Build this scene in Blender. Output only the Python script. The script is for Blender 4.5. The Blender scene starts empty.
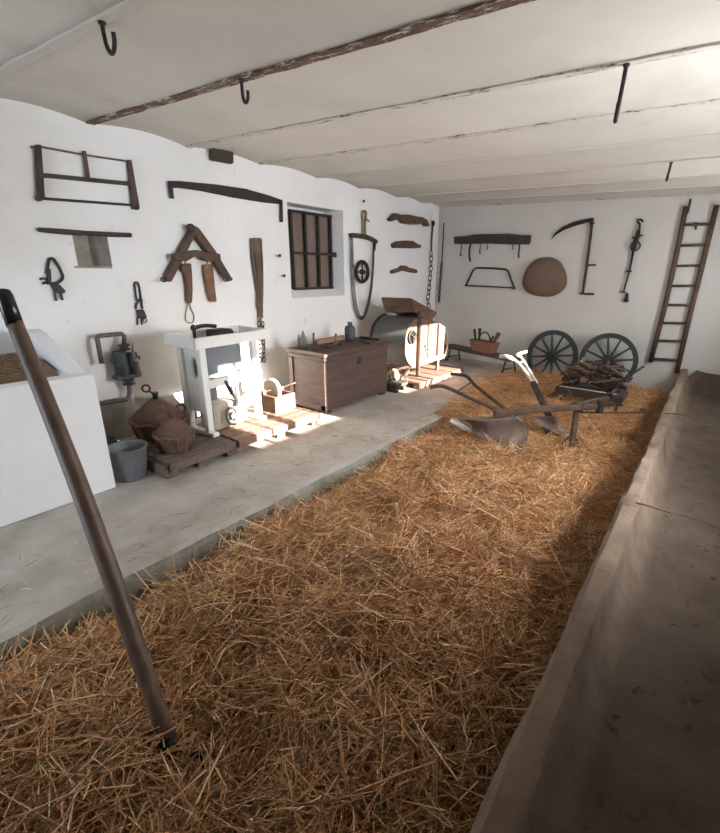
import bpy, math, random
import numpy as np
from mathutils import Vector, Matrix, noise
rnd = random.Random(7)
C = bpy.context.scene.collection
PI = math.pi
# ------------------------------------------------------------------ camera
FL, YAW, PITCH, ROLL = 456.86, .57844, .33363, .02734
PX, PY, EYE = 402.96, 424.58, 1.45
_cy, _sy = math.cos(YAW), math.sin(YAW)
FWD = Vector((-_sy*math.cos(PITCH), _cy*math.cos(PITCH), -math.sin(PITCH)))
_r = Vector((_cy, _sy, 0)); _u = _r.cross(FWD)
RGT = _r*math.cos(ROLL) + _u*math.sin(ROLL)
UPV = -_r*math.sin(ROLL) + _u*math.cos(ROLL)
cam = bpy.data.cameras.new('camera')
cam.sensor_fit = 'HORIZONTAL'; cam.sensor_width = 36.0
cam.lens = FL*36.0/720.0
cam.shift_x = -(PX-360)/720.0; cam.shift_y = (PY-416.5)/720.0
cam.clip_start = .02
camo = bpy.data.objects.new('camera', cam); C.objects.link(camo)
m = Matrix((RGT, UPV, -FWD)).transposed().to_4x4(); m.translation = (0, 0, EYE)
camo.matrix_world = m
bpy.context.scene.camera = camo
# survey of the photograph: sight line through a pixel cut with a plane of the room
def sight(px, py): return FWD + RGT*((px-PX)/FL) - UPV*((py-PY)/FL)
O = Vector((0, 0, EYE))
def onX(px, py, x): d = sight(px, py); return O + d*(x/d.x)
def onY(px, py, y): d = sight(px, py); return O + d*(y/d.y)
def onZ(px, py, z=0): d = sight(px, py); return O + d*((z-EYE)/d.z)
LW, BW, RW, FW = -3.98, 7.0, .75, -1.4      # wall planes
CEIL, EDGE = 2.35, -2.1
# ------------------------------------------------------------------ world, sun, daylight, exposure
sc = bpy.context.scene
sc.view_settings.view_transform = 'Standard'; sc.view_settings.look = 'None'
sc.view_settings.gamma = 1; sc.view_settings.use_curve_mapping = False
sc.view_settings.exposure = 0.06
w = bpy.data.worlds.new('sky'); sc.world = w; w.use_nodes = True
w.node_tree.nodes['Background'].inputs[0].default_value = (.75, .87, 1, 1)
w.node_tree.nodes['Background'].inputs[1].default_value = 1.0
SUN_DIR = Vector((-1, -.03, -.268)).normalized()
def light(name, kind, loc, direction, energy, color, sx=1, sy=1):
    l = bpy.data.lights.new(name, kind); l.energy = energy; l.color = color
    if kind == 'AREA': l.shape = 'RECTANGLE'; l.size = sx; l.size_y = sy
    o = bpy.data.objects.new(name, l); C.objects.link(o); o.location = loc
    o.rotation_euler = Vector(direction).to_track_quat('-Z', 'Z').to_euler()
    return o
sun = light('sun', 'SUN', (6, 8, 4), SUN_DIR, 62, (1, .93, .82)); sun.data.angle = .009
WINS = [(2.36, 2.74, 1.80), (2.79, 3.43, 2.14), (4.58, 5.98, 1.84)]
for (a, b, t) in WINS:
    light('window_daylight', 'AREA', (RW+.335, (a+b)/2, (t+.98)/2), (-1, -.05, -.35), 60 if a < 2.5 else 130 if a < 4 else 105, (.95, .97, 1), b-a, t-.98)
light('doorway_daylight', 'AREA', (-2.7, FW-.32, 1.25), (-.22, 1, -.1), 60, (.74, .87, 1), .85, 1.8)
# ------------------------------------------------------------------ materials
def nt(name):
    mt = bpy.data.materials.new(name); mt.use_nodes = True
    t = mt.node_tree; return mt, t, t.nodes['Principled BSDF']
def mixcol(t, fac, a, b):
    n = t.nodes.new('ShaderNodeMix'); n.data_type = 'RGBA'
    if hasattr(fac, 'node'): t.links.new(fac, n.inputs[0])
    else: n.inputs[0].default_value = fac
    for v, i in ((a, 6), (b, 7)):
        if hasattr(v, 'node'): t.links.new(v, n.inputs[i])
        else: n.inputs[i].default_value = (*v, 1)
    return n.outputs[2]
def noisef(t, scale, lo, hi, detail=5, stretch=None, coord='Object', rough=.6):
    tc = t.nodes.new('ShaderNodeTexCoord'); mp = t.nodes.new('ShaderNodeMapping')
    if stretch: mp.inputs['Scale'].default_value = stretch
    t.links.new(tc.outputs[coord], mp.inputs[0])
    n = t.nodes.new('ShaderNodeTexNoise'); n.inputs['Scale'].default_value = scale
    n.inputs['Detail'].default_value = detail; n.inputs['Roughness'].default_value = rough
    t.links.new(mp.outputs[0], n.inputs['Vector'])
    r = t.nodes.new('ShaderNodeMapRange'); r.inputs[1].default_value = lo; r.inputs[2].default_value = hi
    t.links.new(n.outputs[0], r.inputs[0]); return r.outputs[0]
def bump(t, p, h, strength, dist=.01):
    b = t.nodes.new('ShaderNodeBump'); b.inputs['Strength'].default_value = strength; b.inputs['Distance'].default_value = dist
    t.links.new(h, b.inputs['Height']); t.links.new(b.outputs[0], p.inputs['Normal'])
def mat(name, a, b, scale=6, rough=.7, metal=0, bmp=.3, stretch=None, third=None, dist=.01):
    mt, t, p = nt(name)
    f = noisef(t, scale, .3, .7, stretch=stretch)
    col = mixcol(t, f, a, b)
    if third: col = mixcol(t, noisef(t, scale*.45, .55, .7, stretch=stretch), col, third)
    t.links.new(col, p.inputs['Base Color'])
    p.inputs['Roughness'].default_value = rough; p.inputs['Metallic'].default_value = metal
    if bmp: bump(t, p, noisef(t, scale*5, .2, .8, stretch=stretch), bmp, dist)
    return mt
M = {}
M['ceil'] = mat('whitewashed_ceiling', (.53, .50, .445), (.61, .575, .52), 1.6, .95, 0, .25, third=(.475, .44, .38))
M['wallb'] = mat('whitewashed_wall_shaded', (.53, .51, .48), (.59, .575, .55), 1.3, .95, 0, .3)  # darker whitewash carries the weaker light on the back wall
def wall_left_mat():
    mt, t, p = nt('whitewashed_wall_with_damp_and_shade')
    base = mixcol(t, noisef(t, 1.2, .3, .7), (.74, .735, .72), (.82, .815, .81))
    base = mixcol(t, noisef(t, 7, .66, .8), base, (.55, .53, .49))
    tc = t.nodes.new('ShaderNodeTexCoord'); sp = t.nodes.new('ShaderNodeSeparateXYZ')
    t.links.new(tc.outputs['Object'], sp.inputs[0])
    def mr(o, a, b, c=0, d=1):
        r = t.nodes.new('ShaderNodeMapRange'); r.inputs[1].default_value = a; r.inputs[2].default_value = b
        r.inputs[3].default_value = c; r.inputs[4].default_value = d; t.links.new(o, r.inputs[0]); return r.outputs[0]
    def mth(op, a, b):
        n = t.nodes.new('ShaderNodeMath'); n.operation = op
        for i, v in enumerate((a, b)):
            if hasattr(v, 'node'): t.links.new(v, n.inputs[i])
            else: n.inputs[i].default_value = v
        return n.outputs[0]
    base = mixcol(t, mth('MULTIPLY', mth('MULTIPLY', mr(sp.outputs[1], 1.9, 1.0), mr(sp.outputs[2], 1.1, 1.8)), noisef(t, 1.8, .25, .65)), base, (.56, .50, .41))   # brown damp stain, with the dimness of the upper left corner painted in
    wob = mth('MULTIPLY', noisef(t, 4, 0, 1), .09)
    top = mr(sp.outputs[1], 1.3, 3.2, .40, .12)          # bare plaster band, lower away from the manger
    d = mth('SUBTRACT', mth('ADD', top, wob), sp.outputs[2])
    f = mr(d, 0.02, .05)
    f = mth('MULTIPLY', f, mr(sp.outputs[1], 3.2, 3.0))
    grey = mixcol(t, noisef(t, 5, .35, .65), (.20, .185, .16), (.36, .335, .29))
    col = mixcol(t, f, base, grey)
    t.links.new(col, p.inputs['Base Color']); p.inputs['Roughness'].default_value = .95
    bump(t, p, noisef(t, 6, .2, .8), .25, .02); return mt
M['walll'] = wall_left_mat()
M['plaster'] = mat('white_limewash', (.74, .745, .75), (.82, .82, .82), 2, .9, 0, .3)
M['greyplaster'] = mat('weathered_grey_plaster', (.22, .20, .175), (.38, .36, .33), 9, .95, 0, .5)
M['concrete'] = mat('worn_concrete', (.315, .28, .238), (.46, .42, .372), 3.2, .85, 0, .5, third=(.255, .222, .18))
M['kerb'] = mat('mossy_concrete_edge', (.17, .155, .12), (.30, .28, .24), 6, .95, 0, .7, third=(.12, .13, .07))
M['earth'] = mat('earth', (.09, .05, .025), (.15, .09, .045), 6, 1, 0, .6)
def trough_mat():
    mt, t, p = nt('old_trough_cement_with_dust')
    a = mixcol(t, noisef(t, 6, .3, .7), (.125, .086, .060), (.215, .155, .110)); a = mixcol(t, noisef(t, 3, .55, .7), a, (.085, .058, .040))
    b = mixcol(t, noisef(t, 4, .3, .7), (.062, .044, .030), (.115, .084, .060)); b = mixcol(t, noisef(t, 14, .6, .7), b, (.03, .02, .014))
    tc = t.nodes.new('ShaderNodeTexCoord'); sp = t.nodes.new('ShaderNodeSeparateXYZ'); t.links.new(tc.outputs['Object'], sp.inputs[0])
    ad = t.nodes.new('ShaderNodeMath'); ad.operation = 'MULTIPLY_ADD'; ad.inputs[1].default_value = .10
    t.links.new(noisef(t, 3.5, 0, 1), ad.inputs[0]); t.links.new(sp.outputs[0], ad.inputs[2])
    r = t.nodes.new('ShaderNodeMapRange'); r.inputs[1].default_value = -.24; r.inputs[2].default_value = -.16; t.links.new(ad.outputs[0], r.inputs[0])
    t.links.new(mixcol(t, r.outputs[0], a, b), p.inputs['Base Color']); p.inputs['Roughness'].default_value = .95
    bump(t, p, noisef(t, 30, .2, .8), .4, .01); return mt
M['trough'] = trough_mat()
M['flake'] = None
def beam_mat(name, th):
    mt, t, p = nt(name)
    f = noisef(t, 13, th, th+.04, 8, (.6, 3, 3), rough=.8)
    rust = mixcol(t, noisef(t, 30, .3, .7), (.055, .028, .017), (.17, .095, .062))
    t.links.new(mixcol(t, f, (.54, .51, .455), rust), p.inputs['Base Color'])
    p.inputs['Roughness'].default_value = .9; bump(t, p, f, -.5, .006); return mt
M['beam_rusty'] = beam_mat('flaking_paint_on_rusty_beam', .42)
M['beam_mid'] = beam_mat('partly_flaked_beam', .54)
M['beam_pale'] = beam_mat('mostly_painted_beam', .63)
M['darkwood'] = mat('dark_aged_wood', (.022, .016, .012), (.06, .043, .032), 7, .75, 0, .5, (1, 1, 1))
M['wood'] = mat('brown_wood', (.05, .028, .018), (.115, .067, .043), 8, .7, 0, .5)
M['redwood'] = mat('reddish_brown_wood', (.085, .042, .026), (.165, .088, .055), 8, .7, 0, .5)
M['chest'] = mat('worn_reddish_chest_boards', (.055, .030, .022), (.115, .068, .053), 4, .65, 0, .4, (1, .5, 5), third=(.05, .03, .024))
M['palewood'] = mat('pale_pinkish_wood', (.24, .145, .10), (.36, .23, .165), 7, .8, 0, .4)
M['frontwood'] = mat('reddish_planed_wood', (.15, .075, .05), (.235, .13, .092), 7, .8, 0, .4)
M['pallet'] = mat('weathered_pallet_wood', (.085, .062, .048), (.16, .12, .095), 9, .85, 0, .5)
M['palletred'] = mat('reddish_pallet_wood', (.165, .088, .06), (.26, .155, .112), 9, .85, 0, .5)
M['iron'] = mat('dark_iron', (.014, .012, .011), (.045, .034, .028), 20, .6, .4, .3)
M['rust'] = mat('rusty_iron', (.055, .030, .019), (.13, .078, .05), 16, .75, .3, .4)
M['steel'] = mat('dull_ploughshare_steel', (.15, .11, .09), (.26, .205, .175), 7, .5, .5, .2, third=(.12, .07, .05))
M['brightsteel'] = mat('pale_worn_steel', (.5, .48, .45), (.66, .64, .61), 12, .5, .3, .2)
M['greenpaint'] = mat('dark_green_paint', (.009, .021, .017), (.020, .040, .032), 12, .55, 0, .3)
M['pumpgrey'] = mat('blue_grey_cast_iron', (.045, .055, .065), (.085, .10, .115), 14, .55, .3, .3)
M['pipe'] = mat('galvanised_pipe', (.11, .10, .095), (.20, .185, .17), 14, .55, .5, .3)
M['sheet'] = mat('grey_sheet_metal', (.095, .095, .09), (.15, .15, .145), 5, .6, .3, .15, third=(.11, .085, .065))
M['whitepaint'] = mat('chipped_white_paint', (.72, .70, .66), (.80, .79, .76), 9, .6, 0, .2)
M['slate'] = mat('slate_grey_panel', (.12, .135, .15), (.17, .185, .205), 6, .7, 0, .1)
M['leather'] = mat('dark_leather', (.02, .016, .016), (.05, .04, .04), 18, .6, 0, .4)
M['tan'] = mat('brown_harness_leather', (.13, .058, .03), (.24, .115, .06), 14, .65, 0, .4)
M['strap'] = mat('faded_brown_webbing', (.075, .052, .038), (.17, .125, .095), 16, .85, 0, .5, (1, 1, .15))
M['wicker'] = mat('brown_wicker', (.10, .05, .03), (.24, .138, .086), 40, .85, 0, .9, (1, 1, 3), dist=.006)
M['jute'] = mat('coarse_brown_sacking', (.085, .046, .031), (.17, .10, .068), 26, .95, 0, .8)
M['sieve'] = mat('woven_straw_basket', (.15, .10, .07), (.24, .165, .12), 60, .9, 0, .9)
M['bag'] = mat('orange_brown_wicker', (.20, .095, .052), (.33, .175, .105), 40, .85, 0, .9)
M['greenglass'] = mat('dark_green_glass', (.01, .03, .02), (.02, .055, .035), 5, .15, 0, 0)
M['bucket'] = mat('grey_zinc_bucket', (.12, .125, .135), (.185, .19, .20), 8, .5, .3, .2)
M['bottle'] = mat('dusty_grey_metal', (.11, .105, .10), (.19, .185, .175), 12, .6, .2, .2)
M['stone'] = mat('pale_sandstone', (.36, .32, .26), (.52, .47, .40), 12, .95, 0, .7)
M['rope'] = mat('rope', (.25, .19, .12), (.40, .31, .21), 40, .95, 0, .8)
M['board'] = mat('brown_window_boards', (.15, .105, .085), (.22, .16, .135), 3, .85, 0, .3, (1, 3, .4))
M['vent_shade'] = mat('mossy_shaded_vent', (.05, .042, .025), (.10, .085, .055), 30, .95, 0, .9)
M['handle'] = mat('brown_varnished_handle', (.09, .052, .036), (.16, .10, .07), 10, .42, 0, .15, (3, 3, .3))
M['black'] = mat('glossy_black_rubber', (.008, .008, .010), (.014, .014, .017), 8, .25, 0, 0)
M['glass'] = mat('pale_wood_frame', (.5, .48, .45), (.6, .58, .55), 8, .6, 0, 0)
M['niche_lining'] = mat('greybrown_niche_lining', (.22, .195, .165), (.36, .33, .29), 10, .95, 0, .6)  # lining of the wall niche, darker than the wall around it
M['clay'] = mat('orange_clay', (.26, .14, .085), (.36, .21, .13), 10, .9, 0, .3)
def straw_mat(name, dark, mid, light_):
    mt, t, p = nt(name)
    at = t.nodes.new('ShaderNodeAttribute'); at.attribute_name = 'tint'
    r = t.nodes.new('ShaderNodeValToRGB'); e = r.color_ramp.elements
    e[0].position = 0; e[0].color = (*dark, 1); e[1].position = 1; e[1].color = (*light_, 1)
    x = e.new(.55); x.color = (*mid, 1)
    t.links.new(at.outputs['Fac'], r.inputs[0]); t.links.new(r.outputs[0], p.inputs['Base Color'])
    p.inputs['Roughness'].default_value = .6; return mt
M['straw'] = straw_mat('golden_brown_straw', (.14, .056, .019), (.66, .335, .135), (.94, .74, .46))
M['hay'] = straw_mat('dry_brown_hay', (.10, .055, .026), (.32, .205, .11), (.52, .38, .235))
# ------------------------------------------------------------------ mesh builder
class MB:
    def __init__(s): s.v = []; s.f = []; s.s = []
    def add(s, vs, fs, sm=False):
        n = len(s.v); s.v += [Vector(v) for v in vs]; s.f += [[i+n for i in f] for f in fs]; s.s += [sm]*len(fs); return s
    def box(s, c, d, rot=None):
        c = Vector(c); x, y, z = d[0]/2, d[1]/2, d[2]/2
        vs = [Vector((a*x, b*y, e*z)) for a in (-1, 1) for b in (-1, 1) for e in (-1, 1)]
        if rot is not None: vs = [rot @ v for v in vs]
        return s.add([c+v for v in vs], [[0, 1, 3, 2], [4, 6, 7, 5], [0, 4, 5, 1], [2, 3, 7, 6], [0, 2, 6, 4], [1, 5, 7, 3]])
    def bb(s, a, b): a, b = Vector(a), Vector(b); return s.box((a+b)/2, [abs(q) for q in (b-a)])
    def bar(s, a, b, w, h, up=(0, 0, 1), w2=None, h2=None):
        a, b = Vector(a), Vector(b); d = (b-a).normalized(); u = Vector(up); u = (u-d*u.dot(d)).normalized(); r = d.cross(u)
        w2 = w if w2 is None else w2; h2 = h if h2 is None else h2; vs = []
        for p, ww, hh in ((a, w, h), (b, w2, h2)):
            vs += [p+r*(i*ww/2)+u*(j*hh/2) for i, j in ((-1, -1), (1, -1), (1, 1), (-1, 1))]
        return s.add(vs, [[3, 2, 1, 0], [4, 5, 6, 7], [0, 1, 5, 4], [1, 2, 6, 5], [2, 3, 7, 6], [3, 0, 4, 7]])
    def tube(s, pts, r, n=8, closed=False):
        pts = [Vector(p) for p in pts]; k = len(pts)
        rs = r if isinstance(r, (list, tuple)) else [r]*k
        prev = None; vs = []
        for i, p in enumerate(pts):
            a = pts[(i-1) % k] if (closed or i) else p; b = pts[(i+1) % k] if (closed or i < k-1) else p
            d = (b-a).normalized()
            if prev is None:
                u = Vector((0, 0, 1)) if abs(d.z) < .9 else Vector((1, 0, 0))
            else: u = prev
            u = (u-d*u.dot(d)).normalized(); prev = u; q = d.cross(u)
            vs += [p+u*(rs[i]*math.cos(2*PI*j/n))+q*(rs[i]*math.sin(2*PI*j/n)) for j in range(n)]
        fs = []
        for i in range(k if closed else k-1):
            A, B = i*n, ((i+1) % k)*n
            fs += [[A+j, A+(j+1) % n, B+(j+1) % n, B+j] for j in range(n)]
        s.add(vs, fs, True)
        if not closed:
            b0 = len(s.v)-k*n; s.f += [[b0+j for j in reversed(range(n))], [b0+(k-1)*n+j for j in range(n)]]; s.s += [False]*2
        return s
    def lathe(s, prof, c=(0, 0, 0), axis=(0, 0, 1), n=24, wob=0):
        q = Vector((0, 0, 1)).rotation_difference(Vector(axis)); c = Vector(c); vs = []
        for r, z in prof:
            for j in range(n):
                a = 2*PI*j/n; rr = r*(1+(wob*noise.noise(Vector((math.cos(a)*2+c.x*9, math.sin(a)*2+c.y*9, z*9))) if wob else 0))
                vs.append(c+q @ Vector((rr*math.cos(a), rr*math.sin(a), z)))
        k = len(prof); fs = []
        for i in range(k-1): fs += [[i*n+j, i*n+(j+1) % n, (i+1)*n+(j+1) % n, (i+1)*n+j] for j in range(n)]
        s.add(vs, fs, True); b0 = len(s.v)-k*n
        if prof[0][0] > 1e-4: s.f.append([b0+j for j in reversed(range(n))]); s.s.append(False)
        if prof[-1][0] > 1e-4: s.f.append([b0+(k-1)*n+j for j in range(n)]); s.s.append(False)
        return s
    def prism(s, pts, off):
        pts = [Vector(p) for p in pts]; off = Vector(off); k = len(pts)
        nn = sum(((pts[i]-pts[0]).cross(pts[(i+1) % k]-pts[0]) for i in range(k)), Vector())
        if nn.dot(off) < 0: pts.reverse()
        return s.add(pts+[p+off for p in pts], [list(reversed(range(k))), list(range(k, 2*k))]+[[i, (i+1) % k, (i+1) % k+k, i+k] for i in range(k)])
    def ring(s, c, R, r, axis=(1, 0, 0), n=24, m_=8, sx=1):
        q = Vector((0, 0, 1)).rotation_difference(Vector(axis)); c = Vector(c)
        return s.tube([c+q @ Vector((R*sx*math.cos(2*PI*i/n), R*math.sin(2*PI*i/n), 0)) for i in range(n)], r, m_, True)
    def chain(s, pts, ln=.04, r=.004):
        pts = [Vector(p) for p in pts]; seg = [(pts[i+1]-pts[i]).length for i in range(len(pts)-1)]; L = sum(seg); k = max(2, int(L/(ln*.72)))
        def at(t):
            for i, g in enumerate(seg):
                if t <= g: return pts[i].lerp(pts[i+1], t/g)
                t -= g
            return pts[-1]
        for i in range(k):
            a, b = at(L*i/k), at(min(L, L*(i+1)/k)); d = (b-a).normalized(); c = (a+b)/2
            side = Vector((0, 1, 0)) if abs(d.y) < .9 else Vector((1, 0, 0))
            side = (side-d*side.dot(d)).normalized()
            if i % 2: side = d.cross(side)
            s.tube([c+d*(ln/2*math.cos(2*PI*j/10))+side*(ln*.3*math.sin(2*PI*j/10)) for j in range(10)], r, 5, True)
        return s
    def build(s, name, mt, parent=None, bevel=0, loc=None, seg=1):
        base = Vector((0, 0, 0))
        if parent is not None:
            base = Vector(parent.get('_o', (0, 0, 0)))
        if loc is not None: base = Vector(loc)
        me = bpy.data.meshes.new(name)
        me.from_pydata([v-base for v in s.v], [], s.f); me.polygons.foreach_set('use_smooth', s.s); me.update()
        o = bpy.data.objects.new(name, me); C.objects.link(o); me.materials.append(M[mt] if isinstance(mt, str) else mt)
        if parent is not None: o.parent = parent; o['_o'] = tuple(base)
        else: o.location = base; o['_o'] = tuple(base)
        if bevel:
            b = o.modifiers.new('bevel', 'BEVEL'); b.width = bevel; b.segments = seg; b.limit_method = 'ANGLE'; b.angle_limit = math.radians(50)
        return o
def tag(o, label, cat, group=None, kind=None):
    o['label'] = label; o['category'] = cat
    if group: o['group'] = group
    if kind: o['kind'] = kind
    return o
def thing(name, loc, label, cat, group=None):
    o = bpy.data.objects.new(name, None); C.objects.link(o); o.location = loc; o['_o'] = tuple(loc); o.empty_display_size = .1
    return tag(o, label, cat, group)
def struct(o): o['kind'] = 'structure'; return o
def L(px, py, off=0): return onX(px, py, LW+off)
def B(px, py, off=0): return onY(px, py, BW-off)
def lprism(mb, pts, d, off=.003): return mb.prism([L(x, y, off) for x, y in pts], (d, 0, 0))
def bprism(mb, pts, d, off=.003): return mb.prism([B(x, y, off) for x, y in pts], (0, -d, 0))
def smooth(pts, k=4):
    pts = [Vector(p) for p in pts]; out = []
    for i in range(len(pts)-1):
        p0, p1, p2, p3 = pts[max(i-1, 0)], pts[i], pts[i+1], pts[min(i+2, len(pts)-1)]
        for j in range(k):
            t = j/k
            out.append(.5*((2*p1)+(p2-p0)*t+(2*p0-5*p1+4*p2-p3)*t*t+(3*p1-p0-3*p2+p3)*t**3))
    return out+[pts[-1]]
# ------------------------------------------------------------------ room shell
def holed(mb, axis, p0, thick, u0, u1, z0, z1, holes):
    """wall slab with rectangular holes (u0,u1,z0,z1,depth): depth None = right through; else a recess from the room face"""
    us = sorted({u0, u1, *[h[0] for h in holes], *[h[1] for h in holes]}); zs = sorted({z0, z1, *[h[2] for h in holes], *[h[3] for h in holes]})
    def P(d, u, z): return (p0+d, u, z) if axis == 'x' else (u, p0+d, z)
    for i in range(len(us)-1):
        for j in range(len(zs)-1):
            uc, zc = (us[i]+us[i+1])/2, (zs[j]+zs[j+1])/2
            h = next((h for h in holes if h[0] < uc < h[1] and h[2] < zc < h[3]), None)
            if h and h[4] is None: continue
            mb.bb(P(h[4] if h else 0, us[i], zs[j]), P(thick, us[i+1], zs[j+1]))
HT = 2.75
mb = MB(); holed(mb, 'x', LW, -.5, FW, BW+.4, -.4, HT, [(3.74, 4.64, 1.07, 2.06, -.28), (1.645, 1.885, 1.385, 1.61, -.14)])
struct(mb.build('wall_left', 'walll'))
mb = MB(); holed(mb, 'y', BW, .4, LW-.5, RW+.5, -.4, HT, []); struct(mb.build('wall_back', 'wallb'))
mb = MB(); holed(mb, 'x', RW, .32, FW, BW+.4, -.4, HT, [(a, b, .98, t, None) for a, b, t in WINS]); struct(mb.build('wall_right', 'wallb'))
mb = MB(); holed(mb, 'y', FW, -.4, LW-.5, RW+.4, -.4, HT, [(-3.08, -2.25, 0, 2.15, None)]); struct(mb.build('wall_front', 'wallb'))
for i, (a, b, t) in enumerate(WINS):       # glazing bars of the two windows that let the sun in
    mb = MB()
    nb = max(2, round((b-a)/.26))
    for k in range(nb+1):
        y = a+(b-a)*k/nb; mb.box((RW+.12, min(max(y, a+.015), b-.015), (t+.98)/2), (.03, .03, t-.98))
    for z in (.99, t-.015): mb.box((RW+.12, (a+b)/2, z), (.03, b-a, .03))
    struct(mb.build('window_%d' % (i+2), 'glass'))
mb = MB()
mb.box((-3.05, FW-.1, 1.08), (.06, .12, 2.15)); mb.box((-2.28, FW-.1, 1.08), (.06, .12, 2.15)); mb.box((-2.665, FW-.1, 2.12), (.83, .12, .06))
struct(mb.build('door_1', 'wood'))
# walkway slab with a worn front edge
ny = 90; ys = [FW+(BW-FW)*i/ny for i in range(ny+1)]; vs = []
for y in ys:
    e = EDGE+.02*noise.noise(Vector((y*2.1, 0, 0)))+.012*noise.noise(Vector((y*9, 3, 0)))
    vs += [(LW, y, 0), (-3.0, y, 0), (e-.05, y, 0), (e-.012, y, -.012+.006*noise.noise(Vector((y*7, 1, 1)))), (e, y, -.04), (e+.015, y, -.30)]
mb = MB(); mb.add(vs, [[i*6+j, i*6+6+j, i*6+7+j, i*6+j+1][::-1] for i in range(ny) for j in range(3)])
struct(mb.build('floor', 'concrete'))
mb = MB(); mb.add(vs, [[i*6+j, i*6+6+j, i*6+7+j, i*6+j+1][::-1] for i in range(ny) for j in (3, 4)])
struct(mb.build('trim_8', 'kerb'))
mb = MB(); mb.bb((EDGE-.1, FW, -.4), (RW, BW, -.27)); struct(mb.build('floor.001', 'earth'))
mb = MB(); mb.bb((-2.3, FW, -.27), (-1.98, 3.2, -.145)); struct(mb.build('trim_9', 'kerb', bevel=.02))
# ceiling: shallow plaster vaults between iron beams
BEAMS = [-.3, .45, 1.2, 1.89, 2.64, 3.40, 4.17, 4.93, 5.75, 6.4, 7.0]
prof = [(FW-.05, CEIL)]
for a, b in zip(BEAMS[:-1], BEAMS[1:]):
    prof += [(a+(b-a)*k/8, CEIL+.004+.032*math.sin(PI*k/8)) for k in range(8)]
prof += [(7.0, CEIL), (7.3, CEIL)]
xs = [LW-.05+(RW-LW+.1)*i/24 for i in range(25)]
vs = [(x, y, z+.006*noise.noise(Vector((x*1.5, y*1.5, 0)))) for x in xs for y, z in prof]; n = len(prof)
mb = MB(); mb.add(vs, [[i*n+j, i*n+j+1, (i+1)*n+j+1, (i+1)*n+j] for i in range(24) for j in range(n-1)], True)
struct(mb.build('ceiling', 'ceil'))
mb = MB(); mb.bb((LW-.5, FW-.4, HT), (RW+.5, BW+.4, HT+.05)); struct(mb.build('ceiling.001', 'ceil'))
for i, y in enumerate(BEAMS[2:]):
    mb = MB(); k = 60; vs = []
    for j in range(k+1):
        x = LW+.02+(RW-LW-.02)*j/k; wv = (.029 if i in (1,) else .023)*(1+.25*noise.noise(Vector((x*6, y, 2)))); zz = CEIL-.003+.004*noise.noise(Vector((x*11, y*3, 0)))
        vs += [(x, y-wv, CEIL+.02), (x, y-wv, zz), (x, y+wv, zz), (x, y+wv, CEIL+.02)]
    mb.add(vs, [[j*4+q, j*4+q+1, j*4+5+q, j*4+4+q] for j in range(k) for q in range(3)])
    struct(mb.build('trim_%d' % (i if i else 10), ['beam_pale', 'beam_rusty', 'beam_mid', 'beam_mid', 'beam_pale', 'beam_pale', 'beam_pale', 'beam_pale', 'beam_mid'][i]))
# barred window in the left wall
wy0, wy1, wz0, wz1, wx = 3.80, 4.40, 1.17, 1.99, LW-.20
wn = struct(bpy.data.objects.new('window_1', None)); C.objects.link(wn); wn.location = (wx, (wy0+wy1)/2, wz0); wn['_o'] = tuple(wn.location)
wx = LW-.15
a, b, c, d = [onX(x, y, wx) for x, y in ((290.5, 210), (332.5, 215), (331, 289), (291.5, 290))]
wy0, wy1, wz0, wz1 = (a.y+d.y)/2, (b.y+c.y)/2, (c.z+d.z)/2, (a.z+b.z)/2
mb = MB(); mb.bb((wx-.06, wy0, wz0), (wx-.03, wy1, wz1)); mb.build('shutter_board', 'board', wn)
mb = MB()
for k in range(4):
    y = wy0+.02+(wy1-wy0-.04)*k/3; mb.bar((wx, y, wz0), (wx, y, wz1), .034, .03, (1, 0, 0))
for z in (wz0+.015, (wz0+wz1)/2-.02, wz1-.015): mb.bar((wx+.005, wy0, z), (wx+.005, wy1, z), .03, .034, (1, 0, 0))
mb.build('window_frame', 'iron', wn, .003)
mb = MB(); mb.box((wx+.03, wy1+.03, (wz0+wz1)/2-.02), (.04, .07, .06)); mb.build('window_latch', 'iron', wn, .006)
mb = MB(); mb.prism([(LW-.28, 3.74, 1.07), (LW, 3.74, 1.07), (LW-.0, 3.74, 1.075), (LW-.16, 3.74, 1.165), (LW-.28, 3.74, 1.165)], (0, .9, 0)); struct(mb.build('trim_11', 'plaster'))
mb = MB(); mb.prism([(LW-.28, 4.64, 1.07), (LW-.003, 4.64, 1.07), (LW-.21, wy1+.015, 1.07), (LW-.28, wy1+.015, 1.07)], (0, 0, .99)); struct(mb.build('trim_12', 'plaster'))
mb = MB(); mb.bb((LW-.14, 1.62, 1.385), (LW-.125, 1.88, 1.61)); mb.prism([(LW-.125, 1.88, 1.385), (LW-.004, 1.88, 1.385), (LW-.125, 1.80, 1.385)], (0, 0, .225)); mb.bb((LW-.13, 1.62, 1.375), (LW+.004, 1.88, 1.39)); struct(mb.build('trim_13', 'niche_lining'))
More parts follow.
